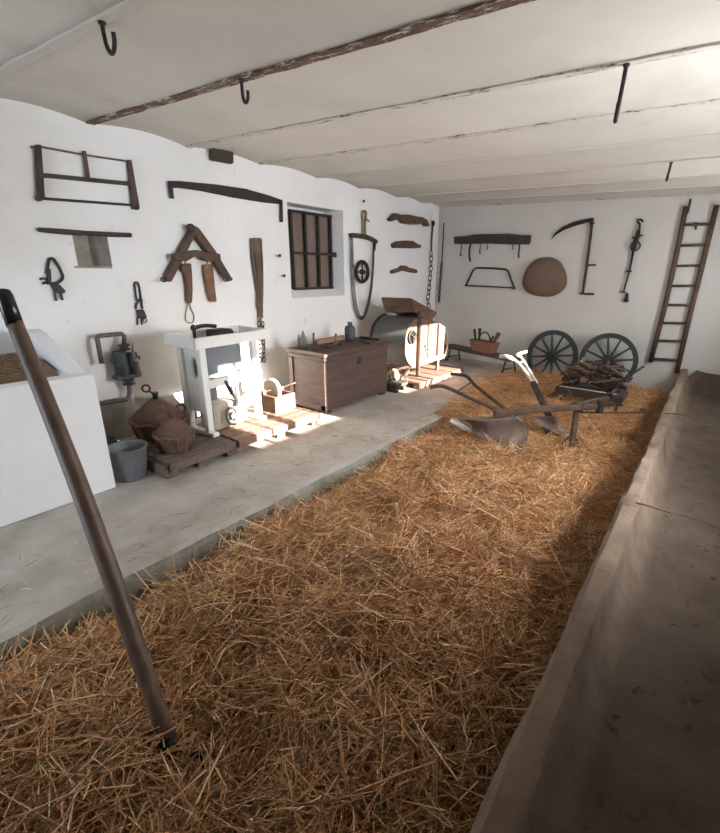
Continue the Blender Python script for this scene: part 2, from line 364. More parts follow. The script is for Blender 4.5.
# masonry feeding trough under the right wall
prof = [(-.235, -.3), (-.225, .1), (-.218, .24), (-.208, .285), (-.192, .299), (-.135, .297), (-.122, .285), (-.110, .20), (-.085, .09), (-.04, .04), (.08, .02), (.3, .015), (.55, .03), (.66, .08), (.70, .2), (.71, .34)]
ys = [FW+.01+(6.93-FW)*i/150 for i in range(151)]; vs = []
for y in ys:
    for j, (x, z) in enumerate(prof):
        a = 1 if 1 < j < 9 else .35
        e = max(0, (y-6.72)/.2); z2 = z+(min(e, 1)**1.5*(.24 if j > 8 else .1 if j > 5 else 0))*(1 if z < .2 else 0)
        vs.append((x+a*(.012*noise.noise(Vector((y*1.7, j*.25, 0)))+.007*noise.noise(Vector((y*8, j*.8, 4)))),
                   y, z2+a*(.016*noise.noise(Vector((y*2.3, j*.2, 9)))+.008*noise.noise(Vector((y*11, j*.9, 5)))) - (.02 if (y > 3.2 and 1 < j < 8) else 0)))
n = len(prof); tr = thing('feeding_trough', (.2, 3, 0), '', 'trough')
mb = MB(); mb.add(vs, [[i*n+j, (i+1)*n+j, (i+1)*n+j+1, i*n+j+1] for i in range(150) for j in range(n-1)], True)
mb.f.append([150*n+j for j in range(n)][::-1]); mb.s.append(False)
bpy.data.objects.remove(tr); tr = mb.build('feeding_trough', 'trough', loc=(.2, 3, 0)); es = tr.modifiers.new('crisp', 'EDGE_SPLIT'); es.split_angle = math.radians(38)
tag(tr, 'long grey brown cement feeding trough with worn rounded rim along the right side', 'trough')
# ------------------------------------------------------------------ straw
def strands(pos, yaw, pitch, length, rad, curve, tint):
    """numpy: bent three-sided straw stalks; returns verts, quads, tint per vertex"""
    n = len(pos); d = np.stack([np.cos(yaw)*np.cos(pitch), np.sin(yaw)*np.cos(pitch), np.sin(pitch)], 1)
    sd = np.stack([-np.sin(yaw), np.cos(yaw), np.zeros(n)], 1); up = np.cross(d, sd)
    vs = np.zeros((n, 3, 3, 3))
    for k, t in enumerate((-.5, 0, .5)):
        c = pos+d*(length*t)[:, None]+sd*(curve*length*(abs(t)*2))[:, None]+up*(-abs(t)*.12*length)[:, None]
        for q in range(3):
            a = 2*PI*q/3+1.2; vs[:, k, q] = c+sd*(rad*math.cos(a))[:, None]+up*(rad*math.sin(a))[:, None]
    base = (np.arange(n)*9)[:, None]
    quads = [[k*3+q, k*3+(q+1) % 3, (k+1)*3+(q+1) % 3, (k+1)*3+q] for k in range(2) for q in range(3)]
    fs = np.concatenate([base+np.array(f)[None] for f in quads], 0)
    return vs.reshape(-1, 3), fs, np.repeat(tint, 9)
def straw_object(name, gv, gf, gt, sv, sf, st, mt):
    me = bpy.data.meshes.new(name); V = np.concatenate([gv, sv]); F = np.concatenate([gf, sf+len(gv)])
    me.vertices.add(len(V)); me.vertices.foreach_set('co', V.ravel().astype(np.float32))
    me.loops.add(F.size); me.loops.foreach_set('vertex_index', F.ravel().astype(np.int32))
    me.polygons.add(len(F)); me.polygons.foreach_set('loop_start', (np.arange(len(F))*4).astype(np.int32))
    me.update(calc_edges=True); me.validate()
    at = me.attributes.new('tint', 'FLOAT', 'POINT'); at.data.foreach_set('value', np.concatenate([gt, st]).astype(np.float32))
    me.polygons.foreach_set('use_smooth', [True]*len(me.polygons))
    o = bpy.data.objects.new(name, me); C.objects.link(o); me.materials.append(M[mt]); return o
def fbm(x, y, s, seed):
    return noise.noise(Vector((x*s, y*s, seed)))+.5*noise.noise(Vector((x*s*2.1, y*s*2.1, seed+7)))
def bed_h(x, y):
    z = -.05+.06*fbm(x, y, 1.6, 1)+.055*fbm(x, y, 4.2, 3)
    e = min(1, max(0, (x-EDGE)/.45)); z += -.10*(1-e)*(1 if y < 2.4 else max(.2, 1-(y-2.4)/1.2))
    z += .05*math.exp(-((x+1.0)**2+(y-1.3)**2)/.25) - .03*math.exp(-((x+1.05)**2+(y-.62)**2)/.03) - .05*math.exp(-((x+1.0)**2+(y-2.3)**2)/.06)
    z -= .05*math.exp(-((x+.25)/.12)**2)
    if y > 4.6: z = z*.6-.005
    if y > 5.2 and x < EDGE+.1: z = max(z, .012)
    return z
rs = np.random.default_rng(3)
gx = np.linspace(-2.12, -.19, 70); gy = np.linspace(-.9, 6.9, 220)
gv = np.array([(x, y, bed_h(x, y)-.02) for x in gx for y in gy]); ny = len(gy)
gf = np.array([[i*ny+j, (i+1)*ny+j, (i+1)*ny+j+1, i*ny+j+1] for i in range(len(gx)-1) for j in range(ny-1)])
gt = np.array([.12+.1*noise.noise(Vector((v[0]*9, v[1]*9, 0))) for v in gv])
N = 88000
u = rs.random(N); yy = -.6+7.35*u**1.55
xx = rs.uniform(-2.04, -.2, N)
# the far end spills over the walkway edge
far = (yy > 4.0) & (rs.random(N) < .12); xx[far] = EDGE-.2*np.minimum(np.abs(rs.normal(size=far.sum())), 2.2)*np.clip((yy[far]-3.8)/2, 0, 1)
hz = np.array([bed_h(x, y) if x > EDGE else .004 for x, y in zip(xx, yy)])
clump = np.array([noise.noise(Vector((x*2.2, y*2.2, 5))) for x, y in zip(xx, yy)])
yaw = rs.uniform(0, 2*PI, N)*.55+clump*3.0; ptc = rs.normal(0, .36, N); ptc[xx < EDGE] *= .2
ln = rs.gamma(6, .025, N)+.03; rad = rs.uniform(.0012, .0027, N)
lay = rs.random(N); z = hz-.018+.045*lay+np.abs(np.sin(ptc))*ln*.28
tint = np.clip(rs.normal(.44, .21, N)+.18*clump+.2*(lay-.5), .03, .97); br = rs.random(N) < .03; tint[br] = rs.uniform(.8, 1, br.sum())
# keep stalks clear of trough and walkway step
hx = np.abs(np.cos(yaw)*np.cos(ptc))*ln*.5
xx = np.where(xx+hx > -.20, -.20-hx, xx)
low = (xx > EDGE) & (xx-hx < EDGE-.01) & (z < .01); xx = np.where(low, EDGE+hx, xx)
NS = 420; k_ = slice(0, NS)       # single stalks dropped on the walkway
yy[k_] = rs.uniform(.2, 5.6, NS); xx[k_] = EDGE-.03-np.abs(rs.normal(0, .28, NS)); z[k_] = .003; ptc[k_] = 0; ln[k_] *= .6; rad[k_] = .0014
xx[k_] -= ln[k_]*.5; xx[k_] = np.maximum(xx[k_], -2.8)
sv, sf, st = strands(np.stack([xx, yy, z], 1), yaw, ptc, ln, rad, rs.normal(0, .10, N), tint)
o = straw_object('straw_bedding', gv, gf, gt, sv, sf, st, 'straw')
tag(o, 'thick bed of loose golden brown straw between walkway and trough', 'straw', kind='stuff')
# ------------------------------------------------------------------ manger on the left with hay
mg = thing('manger', (-3.53, .1, 0), 'white limewashed masonry manger box against left wall holding hay', 'manger')
mx, my, mz = -3.09, 1.25, .775
mb = MB(); mb.bb((mx-.12, FW+.02, 0), (mx, my, mz)); mb.bb((LW+.002, my-.12, 0), (mx-.12, my, mz)); mb.bb((LW+.002, FW+.02, 0), (mx-.12, FW+.14, mz)); mb.bb((LW+.002, FW+.14, 0), (mx-.12, my-.12, .6))
mb.build('manger_box', 'plaster', mg, .012, seg=2)
pts = [(-3.91, .77), (-3.885, .88), (-3.83, .96), (-3.75, .992), (-3.66, .978), (-3.5, .915), (-3.35, .85), (-3.22, .79), (-3.16, .77)]
mb = MB(); mb.prism([(x, my-.10, z) for x, z in pts], (0, .095, 0)); mb.build('curved_end_cheek', 'plaster', mg, .02, seg=3)
N2 = 5200; xx = rs.uniform(-3.92, -3.27, N2); yy = rs.uniform(-1.0, 1.06, N2); hm = lambda x, y: .745+.10*math.sin(PI*min(1, max(0, (x+3.97)/.76)))**.6+.03*fbm(x, y, 4, 2)
hz = np.array([hm(x, y) for x, y in zip(xx, yy)])
hx_ = np.linspace(-3.965, -3.225, 16); hy_ = np.linspace(-1.24, 1.12, 40)
gv = np.array([(x, y, hm(x, y)-.02) for x in hx_ for y in hy_]); gf = np.array([[i*40+j, (i+1)*40+j, (i+1)*40+j+1, i*40+j+1] for i in range(15) for j in range(39)])
sv, sf, st = strands(np.stack([xx, yy, hz+rs.uniform(-.02, .015, N2)], 1), rs.uniform(0, 2*PI, N2), rs.normal(0, .2, N2), rs.uniform(.06, .11, N2), rs.uniform(.0012, .002, N2), rs.normal(0, .2, N2), np.clip(rs.normal(.45, .2, N2), .05, 1))
o = straw_object('hay', gv, gf, np.full(len(gv), .25), sv, sf, st, 'hay'); tag(o, 'dry brown hay lying in the white manger', 'hay', kind='stuff')
# ------------------------------------------------------------------ long handle standing in the straw
top = onY(2.2, 290, .56); bot = onZ(173, 754, -.035); d = (top-bot).normalized()
hd = thing('long_handled_tool', bot, 'long brown wooden tool handle with black cap leaning in the foreground straw', 'tool')
mb = MB(); mb.tube(smooth([bot.lerp(top, t)+RGT*(.016*math.sin(PI*t)**2) for t in (.035, .3, .6, .94)], 6), [.0245+.0045*math.sin(PI*(k/18)**1.0)-.002*k/18 for k in range(19)], 20); mb.build('handle', 'handle', hd)
e = top.lerp(bot, .078); mb = MB(); mb.tube([e, top-d*.02, top-d*.006, top], [.0238, .0236, .021, .011], 20); mb.build('end_cap', 'black', hd)['label'] = 'black rounded rubber end cap'
mb = MB(); mb.tube([bot-d*.03, bot+d*.06], [.022, .0265], 16); mb.build('socket', 'iron', hd)
sd = (onZ(100, 752, -.03)-onZ(215, 752, -.03)).normalized()
mb = MB(); mb.tube([bot-sd*.10, bot+sd*.11], .011, 8)
mb.build('tool_head', 'iron', hd)
for t in (-.09, -.03, .03, .10):
    p = bot+sd*t; mb = MB(); mb.tube(smooth([p, p+Vector((.015, -.008, -.02)), p+Vector((.035, -.02, -.08)), p+Vector((.045, -.03, -.17))]), [.006]*12+[.002], 6); mb.build('tine', 'iron', hd)
# ------------------------------------------------------------------ left wall, tools
def on_left(name, px, py, label, cat, group=None): return thing(name, L(px, py), label, cat, group)
fs = on_left('frame_saw', 85, 180, 'large wooden frame saw hanging highest at the left of the left wall', 'saw')
D = .035
mb = MB(); lprism(mb, [(33.5, 145), (39.5, 145), (43.5, 200), (36, 200)], D); mb.build('side_arm', 'darkwood', fs, .006)
mb = MB(); lprism(mb, [(126, 160), (129.5, 160), (138, 208), (131, 209.5)], D); mb.build('side_arm', 'wood', fs, .006)
mb = MB(); lprism(mb, [(41, 173), (130, 182), (130, 186), (41, 177.5)], .025, .008); mb.build('crossbar', 'darkwood', fs, .004)
mb = MB(); lprism(mb, [(81.5, 151), (85, 151), (89.5, 179), (86, 179)], .02, .014); mb.build('toggle_stick', 'wood', fs, .004)
mb = MB(); mb.tube([L(31, 147, .02), L(42, 147, .02), L(82, 154.5, .02), L(129, 161.5, .02)], .007, 6); mb.build('tension_cord', 'strap', fs)
mb = MB(); lprism(mb, [(43, 197), (133, 204), (133, 206.5), (43, 200)], .006, .02); mb.build('blade', 'iron', fs)
for px, py in ((38.5, 198.5), (136, 207.5)):
    mb = MB(); a = L(px, py, .02); mb.lathe([(.012, -.022), (.018, -.01), (.018, .02), (.012, .03)], a, (1, 0, 0), 12); mb.build('end_knob', 'darkwood', fs)
pk = on_left('wooden_bar', 83, 232, 'dark wooden bar fixed just above the small wall niche', 'bar')
mb = MB(); lprism(mb, [(36, 227.5), (60, 229), (86, 231), (129, 233), (129.5, 237.5), (110, 237), (70, 235), (37, 232)], .05); mb.build('bar', 'darkwood', pk, .008)
for px in (45, 120): mb = MB(); p = L(px, 231+(px-45)*.06, .05); mb.lathe([(.008, 0), (.008, .006)], p, (1, 0, 0), 8); mb.build('nail_head', 'iron', pk)
# muzzles / halters
m1 = on_left('halter', 52, 277, 'dark leather halter with wide round loop below the saw', 'halter')
def lp(pts, r, name, mt, par, off=.012, n=7, k=4, closed=False):
    mb = MB(); mb.tube(smooth([L(x, y, off+.004*math.sin(i*2.1)) for i, (x, y) in enumerate(pts)], k), r, n); return mb.build(name, mt, par)
sc_ = lambda pts, x0, y0, s: [(x0+x/s, y0+y/s) for x, y in pts]
lp(sc_([(230, 400), (255, 250), (265, 195), (325, 190), (360, 240), (410, 320), (455, 440), (420, 500), (360, 530), (275, 535)], 30, 245, 13.88), .010, 'neck_loop', 'leather', m1)
mb = MB(); lprism(mb, sc_([(235, 335), (275, 330), (285, 500), (250, 530), (215, 520)], 30, 245, 13.88), .022); mb.build('cheek_strap', 'leather', m1, .004)
mb = MB(); lprism(mb, sc_([(275, 545), (390, 540), (480, 640), (460, 668), (335, 660)], 30, 245, 13.88), .03); mb.build('nose_piece', 'leather', m1, .006)
for q in ([(345, 640), (355, 720), (370, 770)], [(425, 660), (440, 720), (452, 760)], [(215, 470), (170, 462), (140, 480)], [(250, 540), (210, 520), (180, 540)]): lp(sc_(q, 30, 245, 13.88), .008, 'strap_end', 'leather', m1)
m2 = on_left('halter', 139, 303, 'small dark leather halter with narrow loop above the hand pump', 'halter')
lp(sc_([(235, 430), (215, 300), (200, 190), (230, 172), (255, 190), (275, 290), (290, 390)], 120, 270, 13.88), .008, 'neck_loop', 'leather', m2)
lp(sc_([(220, 540), (230, 470), (290, 400), (300, 470), (310, 540)], 120, 270, 13.88), .009, 'cheek_strap', 'leather', m2)
mb = MB(); lprism(mb, sc_([(215, 550), (310, 545), (355, 650), (330, 680), (240, 665)], 120, 270, 13.88), .03); mb.build('nose_piece', 'leather', m2, .006)
for q in ([(240, 650), (243, 710), (242, 760)], [(300, 670), (302, 720), (306, 755)]): lp(sc_(q, 120, 270, 13.88), .007, 'strap_end', 'leather', m2)
mb = MB(); mb.ring(L(120+345/13.88, 270+700/13.88, .01), .016, .004, (1, 0, 0), 14, 6); mb.build('ring', 'iron', m2)
# two-man saw
ls = on_left('crosscut_saw', 226, 192, 'long black two-handled crosscut saw high on the left wall', 'saw')
mb = MB(); lprism(mb, [(168, 181), (178, 181), (215, 184.5), (245, 189), (268, 195.5), (281, 200), (282, 204.5), (262, 202.5), (232, 197.5), (200, 191), (178, 188), (169, 188)], .02); mb.build('blade', 'iron', ls, .003)
mb = MB(); mb.tube([L(170, 181.5, .025), L(172, 198.5, .025)], .017, 8); mb.build('handle', 'darkwood', ls)
mb = MB(); mb.tube([L(281, 200, .025), L(281.6, 222, .025)], .017, 8); mb.build('handle', 'darkwood', ls)
# A-shaped yoke
yk = on_left('ox_yoke', 195, 255, 'A-shaped brown wooden yoke with two hanging leather pads', 'yoke')
q = lambda p: sc_(p, 155, 215, 6.94)
mb = MB(); lprism(mb, q([(240, 70), (275, 95), (250, 145), (110, 420), (85, 465), (45, 450), (60, 400), (180, 180)]), .07); mb.build('side_beam', 'wood', yk, .012, seg=2)
mb = MB(); lprism(mb, q([(262, 75), (285, 95), (395, 245), (470, 370), (520, 450), (495, 460), (440, 410), (370, 300), (255, 145)]), .06, .012); mb.build('side_beam', 'wood', yk, .012, seg=2)
mb = MB(); lprism(mb, q([(105, 270), (190, 255), (270, 243), (350, 258), (430, 268), (435, 315), (400, 322), (340, 318), (300, 293), (260, 283), (225, 305), (195, 320), (140, 318), (105, 300)]), .06, .05); mb.build('crosspiece', 'wood', yk, .014, seg=2)
mb = MB(); mb.lathe([(.02, -.03), (.034, -.02), (.036, .01), (.02, .02)], L(191, 228, .07), (1, 0, 0), 12); mb.build('peak_knob', 'darkwood', yk)
mb = MB(); lprism(mb, q([(165, 340), (235, 335), (242, 420), (246, 520), (240, 612), (205, 608), (200, 480), (185, 395), (165, 390)]), .045); mb.build('leather_pad', 'redwood', yk, .012, seg=2)
mb = MB(); lprism(mb, q([(318, 345), (385, 340), (392, 420), (402, 520), (412, 602), (368, 600), (345, 520), (325, 410)]), .045); mb.build('leather_pad', 'tan', yk, .012, seg=2)
for a, b in (((210, 310), (210, 340)), ((363, 315), (363, 345))): lp(q([a, ((a[0]+b[0])/2, (a[1]+b[1])/2), b]), .007, 'hanging_strap', 'rope', yk, .05)
lp(q([(228, 605), (215, 680), (212, 725), (235, 748), (265, 742), (270, 700), (250, 650), (238, 605)]), .005, 'cord_loop', 'rope', yk)
for p in ((62, 448), (492, 448)): mb = MB(); a = q([p])[0]; mb.ring(L(a[0], a[1], .075), .026, .006, (1, 0, 0), 16, 6, .6); mb.build('ring', 'iron', yk)
# strap bundle
sb = on_left('harness_straps', 257, 255, 'bundle of faded harness straps hanging between white stand and window', 'harness')
for k, (x0, x1, x2, y2, r) in enumerate(((251.5, 252.5, 259, 317, .017), (254.5, 255.5, 260, 322, .017), (257.5, 259, 261.5, 318, .016), (259.5, 261.5, 261.8, 312, .015), (256, 257, 257.8, 308, .018))):
    lp([(x0, 239), (x1, 258), ((x1+x2)/2+.4, 285), (x2-.2, 305), (x2, y2)], r, 'strap', 'strap', sb, .02+.004*(k % 3), 6)
mb = MB(); lprism(mb, [(250.5, 238), (260, 238), (260.5, 252), (250, 254)], .045); mb.build('strap_knot', 'strap', sb, .015)
for dx in (0, 3.6): mb = MB(); mb.chain([L(259+dx, 322, .03), L(260+dx, 345, .02), L(260.5+dx, 362, .02)], .06, .006); mb.build('chain', 'iron', sb)
# mossy block, dark to stand in for the shade of the vent opening
vb = MB(); vb.prism([onX(x, y, LW+.012) for x, y in ((208.5, 148.5), (230, 151.5), (230, 164.5), (209, 160.5))], (.06, 0, 0)); vb = vb.build('vent_opening_block', 'vent_shade', bevel=.01, loc=L(219, 156)); tag(vb, 'small dark mossy block standing in for the shaded vent opening above the crosscut saw', 'block')
# hand pump
pp = on_left('hand_pump', 125, 365, 'blue-grey cast iron twin-cylinder hand pump with bent pipe on left wall', 'pump')
X_ = .10
def pz(px, py, o_=X_): return onX(px, py, LW+o_)
sc3 = lambda x, y: (85+x/9.25, 320+y/9.25)
mb = MB(); mb.tube([pz(*sc3(155, 400)), pz(*sc3(130, 265)), pz(*sc3(112, 165)), pz(*sc3(122, 150)), pz(*sc3(250, 135)), pz(*sc3(340, 128)), pz(*sc3(362, 145)), pz(*sc3(362, 235))], .017, 10); mb.build('outlet_pipe', 'pipe', pp)
for (x, y, w_, h_) in ((362, 252, .046, .045), (405, 572, .046, .045)):
    p = pz(*sc3(x, y)); mb = MB(); mb.lathe([(w_, -h_/2), (w_, -.008), (.03, -.008), (.03, .008), (w_, .008), (w_, h_/2)], p, (0, 0, 1), 16); mb.build('flange', 'pumpgrey', pp, .004)
a, b = pz(*sc3(335, 520)), pz(*sc3(335, 300)); mb = MB(); mb.lathe([(.055, 0), (.055, b.z-a.z), (.048, b.z-a.z+.012)], (a.x, (a.y+b.y)/2+.0, a.z), (0, 0, 1), 20); mb.build('cylinder', 'pumpgrey', pp)
a2, b2 = pz(*sc3(440, 500)), pz(*sc3(440, 310)); mb = MB(); mb.lathe([(.042, 0), (.042, b2.z-a2.z), (.036, b2.z-a2.z+.012)], (a2.x+.01, (a2.y+b2.y)/2+.0, a2.z), (0, 0, 1), 20); mb.build('cylinder', 'pumpgrey', pp)
c_ = pz(*sc3(400, 515)); mb = MB(); mb.box((c_.x, c_.y-.01, c_.z), (.10, .20, .035)); mb.build('base_plate', 'pumpgrey', pp, .015, seg=2)
mb = MB(); mb.tube([pz(*sc3(470, 350), .16), pz(*sc3(445, 375), .2), pz(*sc3(440, 290), .2), pz(*sc3(438, 205), .2)], [.022, .018, .010, .004], 8); mb.build('lever', 'pipe', pp)
for x, y in ((265, 383), (480, 350), (490, 490)): mb = MB(); mb.lathe([(.018, -.02), (.018, .02)], pz(*sc3(x, y)), (0, 1, 0), 8); mb.build('bolt', 'pumpgrey', pp)
mb = MB(); mb.tube([pz(*sc3(408, 590)), pz(*sc3(415, 660)), pz(*sc3(408, 710)), pz(*sc3(375, 738), .11), pz(*sc3(260, 752), .06), pz(*sc3(150, 775), .03)], .019, 10); mb.build('supply_pipe', 'pipe', pp)
mb = MB(); p = pz(*sc3(385, 420), 0); mb.bb((LW, p.y-.05, p.z-.08), (LW+.06, p.y+.05, p.z+.08)); mb.build('wall_bracket', 'pumpgrey', pp, .004)
# swingletree with chains, small wheel
st_ = on_left('swingletree', 363, 240, 'dark wooden swingletree hung by rope with long chain loop beside barred window', 'swingletree')
q = lambda p: sc_(p, 340, 200, 6.41)
mb = MB(); mb.tube(smooth([L(*a, .035) for a in q([(65, 226), (120, 230), (175, 240), (215, 258), (235, 270)])]), [.02]+[.03]*15+[.02], 8); mb.build('bar', 'darkwood', st_)
lp(q([(145, 228), (148, 150), (143, 85), (155, 72), (168, 85), (160, 150), (163, 228)]), .016, 'rope_sling', 'rope', st_, .02, 6)
mb = MB(); mb.tube([L(*q([(155, 72)])[0], .002), L(*q([(155, 72)])[0], .06)], .012, 6); mb.build('nail', 'iron', st_)
lp(q([(160, 110), (172, 122), (186, 136)]), .012, 'rope_tail', 'rope', st_, .03, 6, 2)
mb = MB(); mb.chain(smooth([L(*a, .03) for a in q([(72, 235), (72, 400), (78, 550), (90, 670), (110, 740), (135, 765), (160, 745), (185, 670), (203, 560), (213, 440), (216, 360), (217, 280)])], 3), .04, .0038); mb.build('chain', 'iron', st_)
mb = MB(); mb.chain(smooth([L(*a, .045) for a in q([(78, 240), (84, 400), (90, 540), (102, 660), (122, 735), (145, 752), (172, 690), (192, 600), (205, 480), (218, 290)])], 3), .04, .0038); mb.build('chain', 'iron', st_)
mb = MB(); lprism(mb, q([(212, 272), (224, 272), (221, 325), (214, 325)]), .02, .02); mb.build('hook_plate', 'iron', st_)
a = [L(*p, .04) for p in q([(143, 385), (143, 535), (95, 460), (190, 460)])]; cc = (a[0]+a[1])/2; R_ = (a[0].z-a[1].z)/2
wh = thing('iron_pulley', cc, 'small spoked iron pulley wheel hanging inside the chain loop', 'pulley')
mb = MB(); mb.ring(cc, R_-.02, .022, (1, 0, 0), 32, 8, 1.0); mb.build('rim', 'iron', wh)
for ang in (0, PI/2, PI, 3*PI/2):
    dv = Vector((0, math.cos(ang), math.sin(ang))); mb = MB(); mb.tube([cc+dv*.03, cc+dv*(R_-.02)], .012, 6); mb.build('spoke', 'iron', wh)
mb = MB(); mb.lathe([(.03, -.025), (.03, .025)], cc, (1, 0, 0), 12); mb.build('hub', 'iron', wh)
mb = MB(); mb.tube([cc+Vector((-.04, 0, R_-.03)), cc+Vector((.03, 0, R_-.045))], .008, 6); mb.build('nail', 'iron', wh)
# three head yokes
for pts, lab, d_ in (([(292, 125), (330, 85), (350, 88), (358, 100), (372, 95), (420, 95), (460, 105), (505, 112), (530, 125), (550, 170), (528, 170), (505, 145), (480, 158), (430, 158), (380, 150), (355, 122), (330, 130), (305, 138)], 'topmost of three brown wooden head yokes, with drooping ends', .09),
                     ([(320, 280), (350, 265), (400, 260), (450, 262), (478, 280), (502, 290), (498, 307), (440, 310), (360, 307), (325, 308)], 'middle of three brown wooden head yokes, with plain arched top', .07),
                     ([(315, 450), (350, 440), (372, 430), (380, 420), (410, 420), (425, 432), (478, 445), (480, 468), (440, 465), (390, 452), (350, 465), (316, 474)], 'lowest of three brown wooden head yokes, shaped like a flat hanger', .06)):
    mb = MB(); lprism(mb, q(pts), d_); cpt = L(*q([pts[0]])[0]); o = mb.build('head_yoke', 'wood' if d_ > .06 else 'redwood', bevel=.02, loc=cpt, seg=2); tag(o, lab, 'yoke', 'wooden head yokes')
# chains near the corner
ch = on_left('hanging_chain', 432, 225, 'heavy chain with iron rod hanging behind the winnowing machine', 'chain')
mb = MB(); mb.tube([L(*p, .03) for p in q([(598, 140), (590, 220), (586, 330)])], .014, 6); mb.build('rod', 'iron', ch)
mb = MB(); mb.ring(L(*q([(598, 150)])[0], .03), .035, .010, (1, 0, 0), 14, 6); mb.build('ring', 'iron', ch)
mb = MB(); mb.chain([L(*p, .04) for p in q([(586, 330), (582, 450), (573, 560), (563, 640), (572, 690)])], .10, .0065); mb.build('chain', 'iron', ch)
ch = on_left('hanging_chain', 443, 225, 'thin dark chain hanging in the corner beside the back wall', 'chain')
mb = MB(); mb.tube([onY(x, y, BW-.04) for x, y in q([(667, 145), (660, 270), (652, 400)])], .010, 6); mb.build('rod', 'iron', ch)
mb = MB(); mb.chain([onY(x, y, BW-.04) for x, y in q([(652, 400), (643, 520), (636, 600), (634, 655)])], .06, .008); mb.build('chain', 'iron', ch)
# wall pegs
for px, py, lab in ((284.5, 276, 'small dark wall peg left of the barred window near its sill'), (364, 201.5, 'small dark wall peg above the hanging swingletree'), (280, 256, 'tiny iron hook left of the barred window at mid height')):
    mb = MB(); mb.tube([L(px, py, -.01), L(px, py, .05), L(px, py-1, .06)], .012, 6); o = mb.build('wall_peg', 'iron', loc=L(px, py)); tag(o, lab, 'peg', 'wall pegs')
# ------------------------------------------------------------------ back wall, tools
def on_back(name, px, py, label, cat, group=None): return thing(name, B(px, py), label, cat, group)
q = lambda p: sc_(p, 450, 225, 8.0)
tb = on_back('hook_board', 493, 240, 'dark wooden board with hooks hanging high on the back wall', 'board')
mb = MB(); bprism(mb, q([(40, 95), (120, 92), (200, 78), (330, 74), (480, 72), (580, 82), (655, 82), (642, 156), (500, 157), (300, 150), (120, 153), (42, 152)]), .05); mb.build('board', 'darkwood', tb, .01)
for p, r in (([(92, 150), (88, 200), (83, 245), (92, 235)], .008), ([(165, 150), (155, 200), (155, 255), (163, 292)], .016), ([(243, 150), (240, 190), (236, 228), (244, 220)], .008), ([(302, 150), (300, 175), (298, 192), (304, 186)], .006), ([(500, 152), (500, 175), (497, 193), (503, 188)], .006), ([(556, 152), (554, 190), (548, 235), (550, 262)], .012)):
    mb = MB(); mb.tube(smooth([B(x, y, .03+.008*i) for i, (x, y) in enumerate(q(p))]), r, 6); mb.build('hook', 'iron', tb)
bs = on_back('bow_saw', 491, 278, 'trapezoid metal bow saw hanging below the hook board', 'saw')
mb = MB(); mb.tube([B(x, y, .02) for x, y in q([(125, 488), (185, 360), (210, 343), (330, 346), (440, 354), (465, 368), (515, 508)])], .014, 8); mb.build('bow', 'iron', bs)
mb = MB(); bprism(mb, q([(122, 478), (515, 496), (515, 508), (122, 490)]), .01, .014); mb.build('blade', 'iron', bs)
mb = MB(); mb.lathe([(.02, -.02), (.02, .03)], B(*q([(512, 505)])[0], .02), (0, -1, 0), 10); mb.build('clamp', 'rust', bs)
# winnowing basket
q = lambda p: sc_(p, 430, 190, 4.165)
pts = [B(x, y, .004) for x, y in q([(500, 284), (530, 295), (555, 325), (567, 365), (563, 400), (540, 425), (505, 439), (460, 438), (415, 425), (392, 395), (393, 365), (410, 325), (440, 295), (470, 285)])]
loop = smooth(pts+[pts[0]], 4)[:-1]; cen = sum(loop, Vector())/len(loop); k = len(loop); vs = []; fs_ = []
rings = [(1, .0), (1, .03), (.985, .05), (.93, .075), (.8, .105), (.6, .13), (.35, .145), (.12, .15)]
for s_, d_ in rings: vs += [cen+(p-cen)*s_+Vector((0, -d_, 0)) for p in loop]
mb = MB(); mb.add(vs, [[i*k+j, i*k+(j+1) % k, (i+1)*k+(j+1) % k, (i+1)*k+j] for i in range(len(rings)-1) for j in range(k)]+[[(len(rings)-1)*k+j for j in range(k)]], True)
wb = thing('winnowing_basket', cen, 'brown rounded winnowing basket hanging in the middle of the back wall', 'basket')
mb.build('bowl', 'sieve', wb)
mb = MB(); mb.tube([p+Vector((0, -.02, 0)) for p in loop], .016, 8, True); mb.build('rim', 'sieve', wb)
# scythe
sy = on_back('scythe', 585, 255, 'scythe with long curved black blade hanging on the back wall', 'scythe')
mb = MB(); bprism(mb, q([(504, 207), (520, 180), (550, 155), (600, 133), (650, 121), (683, 116), (684, 132), (655, 136), (610, 148), (560, 166), (528, 185)]), .012, .02); mb.build('blade', 'iron', sy, .003)
mb = MB(); mb.tube(smooth([B(x, y, .035) for x, y in q([(676, 118), (668, 200), (655, 300), (645, 370), (636, 432)])]), .019, 8); mb.build('shaft', 'darkwood', sy)
mb = MB(); mb.tube([B(*p, .035) for p in q([(650, 313), (690, 312)])], .012, 6); mb.build('grip', 'darkwood', sy)
mb = MB(); mb.tube([B(*p, .035) for p in q([(624, 431), (655, 433), (683, 433)])], .014, 6); mb.build('grip', 'darkwood', sy)
mb = MB(); mb.ring(B(*q([(675, 140)])[0], .035), .026, .010, (0, 0, 1), 12, 6); mb.build('collar', 'iron', sy)
